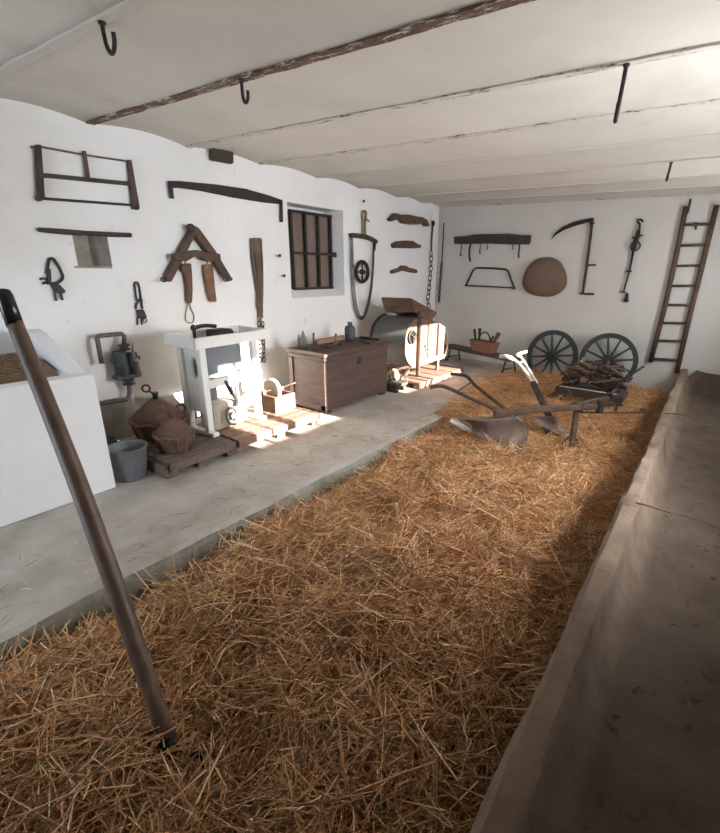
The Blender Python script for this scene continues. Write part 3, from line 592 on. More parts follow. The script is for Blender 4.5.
# coupling rod
q = lambda p: sc_(p, 610, 210, 8.33)
cr = on_back('coupling_rod', 632, 260, 'iron screw coupling with hook hanging between scythe and ladder', 'coupling')
mb = MB(); mb.tube(smooth([B(*p, .03) for p in q([(275, 98), (262, 82), (240, 80), (230, 98), (245, 112), (248, 140), (240, 180)])]), .012, 6); mb.build('hook', 'iron', cr)
mb = MB(); mb.tube([B(*p, .03) for p in q([(240, 165), (232, 215), (205, 290), (195, 340)])], [.022, .03, .026, .02], 8); mb.build('screw_body', 'iron', cr)
for p in ([(185, 232), (235, 220), (275, 210)],): mb = MB(); mb.tube([B(*a, .05) for a in q(p)], .010, 6); mb.build('cross_pin', 'iron', cr)
mb = MB(); mb.ring(B(*q([(212, 300)])[0], .05), .055, .010, (.35, -1, 0), 18, 6); mb.build('ring', 'iron', cr)
mb = MB(); mb.tube([B(*p, .03) for p in q([(195, 340), (165, 500), (112, 682)])], [.016, .012, .010], 8); mb.build('rod', 'iron', cr)
for p in ((158, 510), (108, 683)): mb = MB(); a = B(*q([p])[0], .03); mb.box(a, (.07, .03, .02)); mb.build('lug', 'iron', cr, .004)
mb = MB(); mb.tube([B(*p, .02) for p in q([(143, 692), (138, 730), (132, 765)])], [.018, .022, .034], 8); o = mb.build('iron_clapper', 'iron', loc=B(*q([(132, 765)])[0])); tag(o, 'small dark iron weight on wall just below the coupling rod', 'weight')
# ladder
q = lambda p: sc_(p, 560, 180, 3.79)
ld = on_back('ladder', 683, 300, 'narrow wooden ladder with eight rungs hanging on the back wall near the trough', 'ladder')
ra = [(478, 100), (440, 290), (400, 470), (343, 690)]; rb = [(594, 95), (540, 320), (495, 500), (442, 732)]
mb = MB(); mb.tube([B(*p, .04) for p in q(ra)], .030, 8); mb.build('rail', 'wood', ld)
mb = MB(); mb.tube([B(*p, .04) for p in q(rb)], .030, 8); mb.build('rail', 'wood', ld)
def rx(r, y):
    for (x0, y0), (x1, y1) in zip(r[:-1], r[1:]):
        if y <= y1 or (x1, y1) == r[-1]: return x0+(x1-x0)*(y-y0)/(y1-y0)
for ya, yb in ((171, 167), (250, 246), (327, 324), (402, 401), (473, 475), (541, 543), (607, 612), (676, 683)):
    mb = MB(); mb.tube([B(*p, .04) for p in q([(rx(ra, ya)-6, ya), (rx(rb, yb)+6, yb)])], .016, 7); mb.build('rung', 'wood', ld)
mb = MB(); mb.tube([B(*p, .02) for p in q([(495, 72), (488, 105), (482, 128)])], .012, 6); mb.build('hanging_hook', 'iron', ld)
mb = MB(); mb.tube([B(*p, .03) for p in q([(515, 160), (515, 188)])], .010, 6); mb.build('hanging_hook', 'iron', ld)
# ------------------------------------------------------------------ cart wheels
def wheel(c, R, yaw, lean, label, first=None):
    if first is None:
        r = thing('cart_wheel', (0, 0, 0), label, 'wheel', 'green cart wheels')
        mb = MB(); n = 48; vs = []
        for i in range(n):
            a = 2*PI*i/n
            for rr, y in ((R, -.03), (R, .03), (R-.065, .03), (R-.065, -.03)): vs.append((rr*math.cos(a), y, rr*math.sin(a)))
        mb.add(vs, [[i*4+j, i*4+(j+1) % 4, ((i+1) % n)*4+(j+1) % 4, ((i+1) % n)*4+j] for i in range(n) for j in range(4)]); mb.build('rim', 'greenpaint', r, .006)
        mb = MB(); mb.lathe([(.075, -.06), (.085, -.03), (.085, .03), (.075, .06)], (0, 0, 0), (0, 1, 0), 20); h = mb.build('hub', 'greenpaint', r)
        mb = MB(); mb.lathe([(.03, -.085), (.034, -.06)], (0, 0, 0), (0, 1, 0), 14); mb.lathe([(.07, -.064), (.078, -.05)], (0, 0, 0), (0, 1, 0), 16); mb.build('hub_cap', 'iron', h)
        for i in range(12):
            a = 2*PI*(i+.3)/12; dv = Vector((math.cos(a), 0, math.sin(a)))
            mb = MB(); mb.bar(dv*.07, dv*(R-.05), .034, .042, (0, 1, 0), .024, .032); mb.build('spoke', 'greenpaint', r, .006)
    else:
        r = first.copy(); C.objects.link(r); r['label'] = label
        for chd in first.children:
            c2 = chd.copy(); C.objects.link(c2); c2.parent = r
            for g in chd.children: g2 = g.copy(); C.objects.link(g2); g2.parent = c2
    r.location = c; r.rotation_euler = (lean, 0, yaw); return r
w1 = wheel((-1.85, 6.78, .262), .372, -.05, -.13, 'left one of two dark green spoked cart wheels against the back wall')
w2 = wheel((-1.07, 6.72, .30), .395, .12, -.13, 'right one of two dark green spoked cart wheels, nearer the ladder', w1)
# ------------------------------------------------------------------ bench with tool bag
bt = [onZ(444, 345, .245), onZ(508, 358.5, .245)]
u_ = (bt[1]-bt[0]).normalized(); v_ = Vector((-u_.y, u_.x, 0))
if v_.y < 0: v_ = -v_
bn = thing('bench', (bt[0]+bt[1])/2*1.0-Vector((0, 0, .245)), 'low brown plank bench with thin legs against back wall', 'bench')
f0, f1 = bt[0]-u_*.05, bt[1]+u_*.04
mb = MB(); mb.prism([f0, f1, f1+v_*.24, f0+v_*.24], (0, 0, -.045)); mb.build('seat', 'wood', bn, .006)
for t in (.12, .93):
    for s_ in (0, 1):
        p = f0.lerp(f1, t)+v_*(.03+.18*s_); mb = MB(); mb.tube([p+Vector((0, 0, -.04)), Vector((p.x, p.y, 0))+u_*(.03 if s_ else -.03)+v_*(.03 if s_ else -.02)], .014, 6); mb.build('leg', 'darkwood', bn)
    p = f0.lerp(f1, t); mb = MB(); mb.tube([p+v_*.02+Vector((0, 0, -.17)), p+v_*.22+Vector((0, 0, -.17))], .010, 6); mb.build('stretcher', 'darkwood', bn)
bc = f0.lerp(f1, .58)+v_*.10; bc.z = .245
bg = thing('tool_basket', bc, 'orange brown open basket with arched handle on the bench', 'basket')
def bpt(a, b_, z): return bc+u_*a+v_*b_+Vector((0, 0, z))
hw = .21; mb = MB()
for s_ in (-1, 1): mb.prism([bpt(-hw-.03, s_*.09, .17), bpt(hw+.03, s_*.09, .17), bpt(hw-.03, s_*.08, .002), bpt(-hw+.03, s_*.08, .002)], v_*(-s_*.015))
for s_ in (-1, 1): mb.prism([bpt(s_*(hw+.03), -.09, .17), bpt(s_*(hw+.03), .09, .17), bpt(s_*(hw-.03), .08, .002), bpt(s_*(hw-.03), -.08, .002)], u_*(-s_*.015))
mb.prism([bpt(-hw+.03, -.08, .002), bpt(hw-.03, -.08, .002), bpt(hw-.03, .08, .002), bpt(-hw+.03, .08, .002)], (0, 0, .015))
mb.build('basket_body', 'bag', bg, .006)
mb = MB(); mb.tube(smooth([bpt(-.12, -.0, .12), bpt(-.09, 0, .24), bpt(0, 0, .30), bpt(.09, 0, .24), bpt(.12, 0, .12)]), .011, 6); mb.build('handle', 'darkwood', bg)
for a0, a1, z1, r, lab in ((-.16, -.24, .31, .022, 'dark wooden tool handle at the left end of the bench basket'), (-.11, -.13, .34, .026, 'thick dark tool handle beside the arched basket handle'), (.13, .25, .31, .034, 'thick wooden mallet handle leaning out of the right end of basket'), (.05, .15, .25, .02, 'short wooden tool handle in the basket right of its handle')):
    mb = MB(); mb.tube([bpt(a0, .0, .03), bpt((a0+a1)/2, .01, z1*.6), bpt(a1, .02, z1)], [r*.7, r*.7, r], 8); o = mb.build('hand_tool', 'darkwood' if a0 < 0 else 'wood', loc=bc); tag(o, lab, 'tool', 'tools in the bench basket')
# ------------------------------------------------------------------ ploughs
P1 = thing('plough', (-1.2, 3.75, 0), 'large rusty plough with broad mouldboard and two dark handles, nearest on the straw', 'plough')
jt = onZ(503, 413, .30); be = onZ(600, 406.5, .345); dirp = (be-jt).normalized()
mb = MB(); mb.bar(jt-dirp*.08, jt.lerp(be, .25)+Vector((0, 0, .02)), .05, .065, w2=.05, h2=.06); mb.bar(jt.lerp(be, .24)+Vector((0, 0, .02)), be, .05, .06, w2=.035, h2=.045); mb.build('beam', 'rust', P1, .008)
h1 = [onZ(430, 387.5, .44), onZ(444, 386.5, .45), onZ(470, 398, .385), jt]; h2 = [onZ(451, 374, .42), onZ(466, 376, .435), onZ(476, 386, .40), jt+Vector((.01, .04, .02))]
for h in (h1, h2):
    mb = MB(); mb.tube(smooth(h, 5), .017, 8); mb.build('handle', 'rust', P1)
mb = MB(); mb.tube([onZ(457, 391.5, .42), onZ(471, 382.5, .42)], .010, 6); mb.build('handle_crossbar', 'rust', P1)
mp = lambda x, y: (400+x/2.571, 320+y/2.571)
ml = [onZ(*mp(138, 252), .20), onZ(*mp(200, 252), .235), onZ(*mp(270, 246), .27), onZ(*mp(300, 250), .27)]
lo = [onZ(*mp(185, 285), .06), onZ(*mp(225, 318), .0), onZ(*mp(290, 335), -.03), onZ(*mp(318, 320), -.02)]
vs = []; T = Vector((.012, .016, 0)); cols = 10; rows = 6
topc = smooth(ml, 4); lowc = smooth(lo, 4); kk = len(topc)
nrm = Vector((-.55, -.75, 0)).normalized()
for sgn in (0, 1):
    for i in range(kk):
        for j in range(rows+1):
            t = j/rows; p = topc[i].lerp(lowc[i], t); p = p+nrm*(-.07*math.sin(PI*t))*(1) - nrm*(.012*sgn); vs.append(p)
r1 = rows+1; F_ = []
for i in range(kk-1):
    for j in range(rows):
        a = i*r1+j; F_.append([a, a+1, a+r1+1, a+r1]); b = a+kk*r1; F_.append([b, b+r1, b+r1+1, b+1])
o2 = kk*r1
for i in range(kk-1):
    for j in (0, rows): F_.append([i*r1+j, (i+1)*r1+j, (i+1)*r1+j+o2, i*r1+j+o2])
for j in range(rows):
    for i in (0, kk-1): F_.append([i*r1+j, i*r1+j+1, i*r1+j+1+o2, i*r1+j+o2])
mb = MB(); mb.add(vs, F_, True); mb.build('mouldboard', 'steel', P1)
mb = MB(); mb.prism([ml[0], ml[0]+(lo[0]-ml[0])*1.0, onZ(*mp(168, 285), .06), onZ(*mp(128, 262), .17), onZ(*mp(132, 252), .19)], nrm*(-.012)); mb.build('wing_tip', 'brightsteel', P1)['label'] = 'pale worn wing tip'
mb = MB(); mb.prism([lo[3]+Vector((0, 0, .05)), lo[2]+Vector((0, 0, .02)), onZ(*mp(300, 345), -.035), onZ(*mp(345, 340), -.03)], nrm*(-.02)); mb.build('share', 'steel', P1)
mb = MB(); mb.bar(jt+Vector((.09, .13, -.02)), jt+Vector((.11, .16, -.36)), .05, .07, (1, .7, 0)); mb.build('frog', 'steel', P1, .01)
pt, pb = onZ(578, 402, .38), onZ(579.5, 450, -.05); pb = Vector((pt.x+.01, pt.y-.02, -.06))
mb = MB(); mb.bar(pt, pb, .035, .05, dirp); mb.build('wheel_post', 'rust', P1, .006)
mb = MB(); mb.ring(pb+Vector((0, -.03, .04)), .085, .012, (.75, -.65, .3), 20, 6); mb.bar(pb+Vector((-.08, -.06, .03)), pb+Vector((.08, 0, .03)), .02, .05); mb.build('depth_wheel', 'rust', P1)
mb = MB(); mb.box(pt+Vector((0, 0, -.045)), (.09, .09, .07), Matrix.Rotation(.64, 3, 'Z')); mb.build('post_clamp', 'iron', P1, .01)
mb = MB(); mb.tube([onZ(575, 412, .29), onZ(600, 412.5, .28), onZ(630, 412.5, .30), onZ(645, 411.5, .33), onZ(645, 409.5, .34), onZ(640, 409, .34)], .009, 6); mb.build('draught_rod', 'rust', P1)
mb = MB(); mb.chain([be, onZ(612, 404, .34), onZ(622, 405, .34)], .05, .008); mb.build('chain', 'iron', P1)
mb = MB(); mb.box(be, (.05, .06, .11), Matrix.Rotation(.64, 3, 'Z')); mb.build('hitch_clevis', 'iron', P1, .008)
P2 = thing('plough', (-1.2, 4.4, 0), 'smaller plough with bright curved steel handles, standing behind the large plough', 'plough')
j2 = onZ(534, 385, .27); s2 = onZ(549, 416, .13)
g1 = [onZ(500.5, 356.5, .505), onZ(508, 357, .515), onZ(517, 362, .46), onZ(527, 374, .36), j2]
g2 = [onZ(526, 351.5, .50), onZ(517, 355, .51), onZ(521, 357.5, .49), onZ(527, 367, .40), j2+Vector((.02, .03, .02))]
mb = MB(); mb.tube(smooth(g1, 5), [.024]*8+[.017]*13, 8); mb.build('handle', 'brightsteel', P2)['label'] = 'bright pale steel handle'
mb = MB(); mb.tube(smooth(g2, 5), [.020]*8+[.016]*13, 8); mb.build('handle', 'brightsteel', P2)['label'] = 'bright pale steel handle'
mb = MB(); mb.tube([onZ(519, 362.5, .44), onZ(525, 361.5, .45)], .011, 6); mb.build('handle_crossbar', 'brightsteel', P2)
mb = MB(); mb.bar(j2+Vector((-.02, .02, .02)), s2, .045, .06, (1, 1, 0)); mb.build('stilt', 'iron', P2, .008)
mb = MB(); mb.bar(s2+Vector((0, 0, .06)), s2+Vector((.42, .5, .14)), .035, .05); mb.build('beam', 'rust', P2, .006)
bl = [onZ(532, 416.5, .16), onZ(553, 416, .17), onZ(557, 425, .08), onZ(568, 432, .0), onZ(562, 436.5, -.03), onZ(545, 434, -.03), onZ(541, 426, .07)]
mb = MB(); mb.prism(bl, (.02, .03, 0)); mb.build('blade', 'steel', P2, .004)
# ------------------------------------------------------------------ low stand with heap of old harness
Y0 = 5.45
sd_ = thing('low_stand', onY(585, 398, Y0), 'low dark plank stand with thin legs in front of the cart wheels', 'stand')
c0, c1 = onY(560, 393, Y0), onY(624, 393, Y0); zt = .17
mb = MB(); mb.bb((c0.x-.03, Y0-.14, zt-.07), (c1.x+.02, Y0+.2, zt)); mb.build('plank_top', 'darkwood', sd_, .01)
for x in (c0.x+.03, c1.x-.04):
    for y in (Y0-.1, Y0+.15): mb = MB(); mb.bar((x, y, zt-.05), (x, y, -.1), .035, .035, (0, 1, 0)); mb.build('leg', 'darkwood', sd_, .004)
mb = MB(); mb.tube([onY(603, 389, Y0-.15), onY(625, 379, Y0-.12), onY(644, 366, Y0-.1)], .013, 7); mb.tube([onY(603, 389, Y0-.15), onY(612, 396, Y0-.15)], .013, 7); mb.build('side_lever', 'iron', sd_)
mb = MB(); mb.tube([Vector((c0.x+.02, Y0-.155, zt+.02)), Vector((c1.x-.05, Y0-.155, zt+.025))], .007, 6); mb.build('front_rod', 'brightsteel', sd_)['label'] = 'pale thin steel rod'
mb = MB(); mb.prism([onY(547, 396, Y0-.12), onY(563, 386, Y0-.12), onY(572, 388, Y0-.12), onY(566, 397, Y0-.12), onY(553, 402, Y0-.12)], (0, .04, 0)); mb.tube([onY(557, 400, Y0-.1), onY(555, 408, Y0-.1), onY(561, 407, Y0-.1)], .012, 6); mb.build('iron_bracket', 'rust', sd_)
r2 = random.Random(11)
hp = thing('harness_heap', (-1.1, Y0, zt), 'tangled heap of old brown leather and sticks piled on the low stand', 'heap')
for i in range(84):
    t = r2.random(); x = c0.x+.02+(c1.x-c0.x-.06)*t; z0 = zt+.012+r2.random()**1.1*(.29 if .12 < t < .85 else .17); y = Y0-.1+.26*r2.random()
    lnn = r2.uniform(.06, .17); a = r2.uniform(0, PI); pi_ = r2.uniform(-.35, .35); dv = Vector((math.cos(a)*math.cos(pi_), math.sin(a)*.6, math.sin(pi_)))*lnn
    p = Vector((x, y, z0)); zz = lambda vv: Vector((min(max(vv.x, c0.x), c1.x+.05), vv.y, max(vv.z, zt+.014)))
    mb = MB()
    if i % 3 == 0: mb.tube(smooth([zz(p-dv), zz(p+Vector((0, 0, .03))), zz(p+dv+Vector((0, 0, -.01)))]), [.012]+[.022]*7+[.012], 7)
    elif i % 3 == 1: mb.bar(zz(p-dv), zz(p+dv), .07, .018)
    else: mb.tube(smooth([zz(p-dv), zz(p-dv*.4+Vector((0, -.03, .04))), zz(p+dv*.3+Vector((.02, 0, -.03))), zz(p+dv)]), .011, 6)
    mb.build(['billet', 'flap', 'strap'][i % 3], ['wood', 'jute', 'leather', 'wood', 'darkwood'][r2.randrange(5)], hp, .004)
# ------------------------------------------------------------------ pallets
def slat_pallet(name, x0, x1, y0, y1, z, n, mt, label, along='y'):
    r = thing(name, ((x0+x1)/2, (y0+y1)/2, 0), label, 'pallet', None)
    for k in range(n):
        mb = MB()
        if along == 'y': a = x0+(x1-x0)*k/n; w_ = (x1-x0)/n; mb.bb((a+.008, y0, z-.025), (a+w_-.008, y1, z))
        else: a = y0+(y1-y0)*k/n; w_ = (y1-y0)/n; mb.bb((x0, a+.008, z-.025), (x1, a+w_-.008, z))
        mb.build('slat', mt, r, .004)
    if z > .1: mb = MB(); mb.bb((x1+.0005, y0, z-.065), (x1+.022, y1, z-.002)); mb.build('front_board', mt, r, .004)
    for t in (.04, .5, .96):
        mb = MB()
        if along == 'y': y = y0+(y1-y0)*t; mb.bb((x0+.01, y-.045, 0), (x1-.01, y+.045, z-.025))
        else: x = x0+(x1-x0)*t; mb.bb((x-.045, y0+.01, 0), (x+.045, y1-.01, z-.025))
        mb.build('bearer', mt, r, .004)
    return r
slat_pallet('pallet', -3.60, -2.93, 1.535, 2.07, .12, 6, 'pallet', 'dark wooden pallet under the two wicker demijohns')
slat_pallet('pallet', -3.60, -2.93, 2.10, 3.02, .12, 6, 'palletred', 'sunlit reddish pallet under the white stand and grindstone')
slat_pallet('pallet', -3.85, -2.86, 4.72, 5.95, .08, 7, 'palletred', 'low slatted pallet under the winnowing machine', 'x')
# ------------------------------------------------------------------ bucket, demijohns
def bucket(c, label):
    r = thing('bucket', c, label, 'bucket'); c = Vector(c)
    mb = MB(); mb.lathe([(.088, 0), (.092, .01), (.118, .205), (.126, .228), (.129, .233), (.126, .237), (.114, .228), (.088, .02), (0, .018)], c, n=28); mb.build('body', 'bucket', r)
    mb = MB(); mb.tube(smooth([c+Vector((.126, 0, .215)), c+Vector((.10, -.08, .235)), c+Vector((0, -.135, .227)), c+Vector((-.10, -.08, .235)), c+Vector((-.126, 0, .215))]), .005, 6); mb.build('bail_handle', 'pipe', r)
bucket((-3.17, 1.392, 0), 'grey metal bucket on the floor beside the white manger')
def demijohn(c, rb, rt, hb, ht, label, rings_):
    c = Vector(c); r = thing('demijohn', c, label, 'demijohn', 'wicker demijohns')
    mb = MB(); nn = 44; pr = [(rb*.96, 0)]+[(rb+(rt-rb)*k/10+(.004 if k % 2 else 0), hb*k/10) for k in range(1, 11)]
    mb.lathe(pr, c, n=nn, wob=.06); bk = mb.build('wicker_basket', 'wicker', r)
    mb = MB(); pts = [c+Vector((rt*1.03*math.cos(2*PI*i/28), rt*1.03*math.sin(2*PI*i/28), hb+.008*math.sin(i*1.9))) for i in range(28)]; mb.tube(pts, rt*.07, 7, True); mb.build('braided_rim', 'wicker', bk)
    for i in range(16):
        a = 2*PI*i/16; mb = MB(); mb.tube([c+Vector(((rb+.004)*math.cos(a), (rb+.004)*math.sin(a), .005)), c+Vector(((rt+.006)*math.cos(a), (rt+.006)*math.sin(a), hb))], .008, 5); mb.build('stake', 'wicker', bk)
    mb = MB(); mb.lathe([(rt*.9, hb-.02), (rt*.97, hb+.015), (rt*.80, hb+(ht-hb)*.35), (rt*.5, hb+(ht-hb)*.7), (rt*.27, hb+(ht-hb)*.93), (.03, ht)], c, n=30, wob=.08); mb.build('sacking_shoulder', 'jute', r)
    mb = MB(); mb.lathe([(.022, ht-.03), (.020, ht+.03), (.026, ht+.035), (.026, ht+.05), (.016, ht+.05)], c, n=16); nk = mb.build('neck', 'greenglass' if rings_ else 'jute', r)
    if rings_: nk['label'] = 'dark green glass neck'
    if rings_:
        mb = MB(); mb.ring(c+Vector((-.03, -.045, ht+.085)), .026, .008, (.86, -.5, .1), 18, 7); mb.tube([c+Vector((-.02, -.035, ht+.065)), c+Vector((0, 0, ht+.035))], .008, 6); mb.build('stopper_ring', 'rust', nk)
        mb = MB(); mb.ring(c+Vector((.10, .135, hb+.07)), .032, .010, (.8, -.55, .2), 18, 7); mb.build('carrying_ring', 'jute', r)
demijohn((-3.49, 1.805, .12), .16, .195, .14, .305, 'larger wicker demijohn with green neck at the back beside the wall', True)
demijohn((-3.12, 1.705, .12), .10, .133, .13, .25, 'smaller wicker demijohn at the front edge of the dark pallet', False)
mb = MB(); mb.lathe([(.07, 0), (.085, .02), (.085, .10), (.05, .14), (.0, .14)], (-3.70, 1.50, 0), n=18); o = mb.build('green_jar', 'greenglass', loc=(-3.70, 1.50, 0)); tag(o, 'dark green glass jar on the floor behind the grey bucket', 'jar')
# ------------------------------------------------------------------ white washstand
WS = Vector((-3.12, 1.955, 0)); rz = math.radians(4); RM = Matrix.Rotation(rz, 3, 'Z')
def ws(dx, dy, z): return WS+RM @ Vector((dx, dy, 0))+Vector((0, 0, z))     # dx<0 towards the wall, dy along it
sn = thing('washstand', ws(-.2, .35, .12), 'white painted wooden stand with shallow tray top and grey panel', 'stand')
def wbx(a, b, name, mt='whitepaint', bev=.006):
    c = (Vector(a)+Vector(b))/2; d_ = Vector(b)-Vector(a); mb = MB(); mb.box(ws(c.x, c.y, c.z), [abs(k) for k in d_], RM); return mb.build(name, mt, sn, bev)
TL, TD = .74, .37
mb = MB()
for a, b in (((-.022, 0, .83), (0, TL, .91)), ((-TD, 0, .83), (-TD+.022, TL, .91)), ((-TD, 0, .83), (0, .022, .91)), ((-TD, TL-.022, .83), (0, TL, .91)), ((-TD, 0, .825), (0, TL, .84))):
    c = (Vector(a)+Vector(b))/2; mb.box(ws(c.x, c.y, c.z), [abs(k) for k in Vector(b)-Vector(a)], RM)
mb.build('tray_top', 'whitepaint', sn, .005)
lx = -.055; ly0, ly1 = .085, .60
for dx in (lx, -.285):
    for dy in (ly0, ly1): wbx((dx-.025, dy-.028, .15), (dx+.025, dy+.028, .83), 'leg')
for dy in (ly0, ly1): wbx((-.36, dy-.03, .12), (.02, dy+.03, .155), 'foot_rail')
wbx((lx-.02, ly0, .50), (lx+.02, ly1, .57), 'front_rail'); wbx((-.305, ly0, .50), (-.265, ly1, .57), 'back_rail')
pn = []     # side panel with an oval hole, made as a ring of quads
def side_panel():
    mb = MB(); y = ly0; n = 32; vs = []; y0_, y1_, z0_, z1_ = -.262, lx-.025, .30, .83
    for face in (0, .018):
        for i in range(n):
            a = 2*PI*i/n; cx_, cz_ = (y0_+y1_)/2+.02, .66
            ox, oz = math.cos(a), math.sin(a); k = 1/max(abs(ox), abs(oz)); qx = min(max(ox*k, -1), 1); qz = min(max(oz*k, -1), 1)
            vs.append(ws(cx_+ox*.034, y+face, cz_+oz*.085)); vs.append(ws((y0_+y1_)/2+qx*(y1_-y0_)/2, y+face, (z0_+z1_)/2+qz*(z1_-z0_)/2))
    f = []
    for i in range(n):
        a, b = 2*i, 2*((i+1) % n); f += [[a, a+1, b+1, b], [a+2*n, b+2*n, b+1+2*n, a+1+2*n], [a, b, b+2*n, a+2*n], [a+1, a+1+2*n, b+1+2*n, b+1]]
    mb.add(vs, f); return mb.build('side_panel', 'whitepaint', sn)
side_panel()
wbx((-.19, ly0+.03, .57), (-.17, ly1-.03, .82), 'grey_panel', 'slate', .003)
wbx((-.19, ly0+.03, .36), (-.17, ly0+.2, .5), 'grey_panel', 'slate', .003)
wbx((-.25, ly0+.04, .57), (-.08, ly0+.055, .82), 'inner_board', 'leather', .002)
mb = MB(); mb.tube(smooth([ws(-.12, .20, .55), ws(-.05, .26, .54), ws(-.03, .30, .45), ws(-.04, .36, .36), ws(-.05, .36, .30)]), .016, 8); mb.build('drain_hose', 'iron', sn)
ir = thing('mangle', ws(-.2, .3, .84), 'black iron hand press lying in the white tray', 'press')
mb = MB(); mb.tube(smooth([ws(-.16, .13, .845), ws(-.17, .135, .92), ws(-.19, .16, .955), ws(-.2, .25, .965), ws(-.2, .36, .95)]), [.013]*9+[.016]*8, 8); mb.build('lever', 'iron', ir)
mb = MB(); mb.box(ws(-.2, .37, .885), (.10, .16, .085), RM); mb.lathe([(.03, -.1), (.035, -.05), (.035, .05), (.03, .1)], ws(-.13, .36, .90), RM @ Vector((0, 1, 0)), 12); mb.build('press_body', 'iron', ir, .012)
mb = MB(); mb.lathe([(.02, 0), (.022, .02), (.01, .04)], ws(-.175, .135, .945), n=10); mb.build('knob', 'iron', ir)
sb_ = MB(); sb_.box(ws(-.17, .33, .235), (.19, .36, .225), RM); sb_ = sb_.build('stone_block', 'stone', bevel=.03, loc=ws(-.2, .26, .12), seg=2); tag(sb_, 'pale rough stone block under the white stand', 'stone')
mb = MB(); mb.ring(ws(-.03, .30, .23), .07, .010, (1, .2, .2), 20, 6); mb.ring(ws(-.03, .30, .23), .03, .008, (1, .2, .2), 14, 6); o = mb.build('iron_coil', 'pipe', loc=ws(-.03, .3, .15)); tag(o, 'grey iron coil leaning on the stone block under the stand', 'coil')
# ------------------------------------------------------------------ grindstone
gs = thing('grindstone', (-3.36, 2.82, .12), 'round grindstone in a small reddish wooden trough between stand and chest', 'grindstone')
mb = MB(); mb.bb((-3.50, 2.73, .12), (-3.19, 2.755, .28)); mb.bb((-3.50, 2.955, .12), (-3.19, 2.98, .28)); mb.bb((-3.50, 2.755, .12), (-3.19, 2.955, .15)); mb.bb((-3.215, 2.755, .15), (-3.19, 2.955, .28)); mb.bb((-3.50, 2.755, .15), (-3.475, 2.955, .28)); mb.build('trough', 'frontwood', gs, .006)
mb = MB(); mb.lathe([(.10, -.022), (.108, -.015), (.108, .015), (.10, .022)], (-3.37, 2.86, .30), (0, 1, 0), 36); mb.build('stone_wheel', 'stone', gs, .003)
mb = MB(); mb.tube([(-3.37, 2.72, .30), (-3.37, 3.03, .30), (-3.31, 3.04, .33), (-3.30, 3.09, .335)], .009, 7); mb.build('crank', 'rust', gs)
for y in (2.742, 2.968): mb = MB(); mb.bb((-3.40, y-.014, .28), (-3.34, y+.014, .315)); mb.build('bearing_block', 'palewood', gs, .003)
mb = MB(); mb.bb((-3.49, 2.775, .28), (-3.42, 2.835, .29)); mb.build('splash_board', 'palewood', gs)
# ------------------------------------------------------------------ chest
cx0, cx1, cy0, cy1 = -3.60, -3.065, 3.265, 4.36
cs = thing('wooden_chest', ((cx0+cx1)/2, (cy0+cy1)/2, 0), 'large worn reddish brown wooden chest with tools on its lid', 'chest')
mb = MB(); mb.bb((cx0+.015, cy0+.02, .03), (cx1-.012, cy1-.02, .57)); mb.build('body', 'chest', cs, .006)
mb = MB(); mb.bb((cx0-.012, cy0-.015, .585), (cx1+.015, cy1+.012, .62)); mb.build('lid', 'chest', cs, .008)
mb = MB(); mb.bb((cx0+.005, cy0+.008, .535), (cx1-.002, cy1-.008, .585)); mb.build('moulding', 'chest', cs, .012)
mb = MB()
for x in (cx0+.015, cx1-.075): mb.bb((x, cy0+.008, .03), (x+.06, cy0+.02, .535))
mb.bb((cx0+.015, cy0+.008, .03), (cx1-.015, cy0+.02, .09)); mb.build('end_frame', 'chest', cs, .003)
for x in (cx0+.05, cx1-.06):
    for y in (cy0+.06, cy1-.08): mb = MB(); mb.bb((x-.04, y-.04, 0), (x+.04, y+.04, .03)); mb.build('foot', 'darkwood', cs)
mb = MB(); mb.bb((cx1-.012, (cy0+cy1)/2-.03, .44), (cx1-.004, (cy0+cy1)/2+.03, .52)); mb.build('lock_plate', 'iron', cs)
def on_chest(px, py): p = onZ(px, py, .62); p.x = min(max(p.x, cx0+.05), cx1-.03); p.y = min(max(p.y, cy0+.05), cy1-.05); return p
def bott(px, py, r, h, label, mt='bottle', shape='cone', cat='bottle', name='oil_can'):
    c = on_chest(px, py); mb = MB()
    if shape == 'cone': mb.lathe([(r, 0), (r, h*.45), (r*.8, h*.62), (r*.28, h*.9), (r*.18, h)], c, n=18)
    elif shape == 'jug': mb.lathe([(r*.95, 0), (r, .01), (r, h*.66), (r*.8, h*.78), (r*.4, h*.82), (r*.36, h*.93), (r*.5, h*.95), (r*.5, h)], c, n=22)
    else: mb.lathe([(r, 0), (r, h*.12), (r*.45, h*.2), (r*.35, h*.8), (r*.5, h*.85), (r*.3, h)], c, n=16)
    o = mb.build(name, mt, loc=c); tag(o, label, cat, 'items on the chest lid'); return o
bott(303.5, 347, .035, .17, 'grey pointed metal can at the left end of the chest lid')
bott(295.5, 346.5, .019, .14, 'slim grey bottle leftmost on the chest lid, behind the pointed can')
bott(314, 345, .026, .13, 'brown wooden spindle standing near the left of the chest lid', 'wood', 'peg', 'spindle', 'wooden_spindle')
bott(336, 345, .034, .125, 'grey funnel-like cone in the middle of the chest lid', 'bottle', 'peg', 'cone', 'metal_cone')
bott(341.5, 337, .024, .13, 'thin dark spindle right beside the dark jug', 'wood', 'peg', 'spindle', 'wooden_spindle')
jg = bott(350, 339.5, .062, .20, 'dark blue-grey jug at the right of the chest lid', 'pumpgrey', 'jug', 'jug', 'jug')
pa, pb_ = on_chest(316, 345), on_chest(338, 338.6); mb = MB(); mb.bar(pa+Vector((0, 0, .027)), pb_+Vector((0, 0, .027)), .06, .05); o = mb.build('wooden_plane', 'clay', bevel=.008, loc=(pa+pb_)/2); tag(o, 'orange brown wooden block lying lengthwise on the chest lid', 'block', 'items on the chest lid')
pa, pb_ = onZ(317, 338, .74), onZ(338, 332, .74)
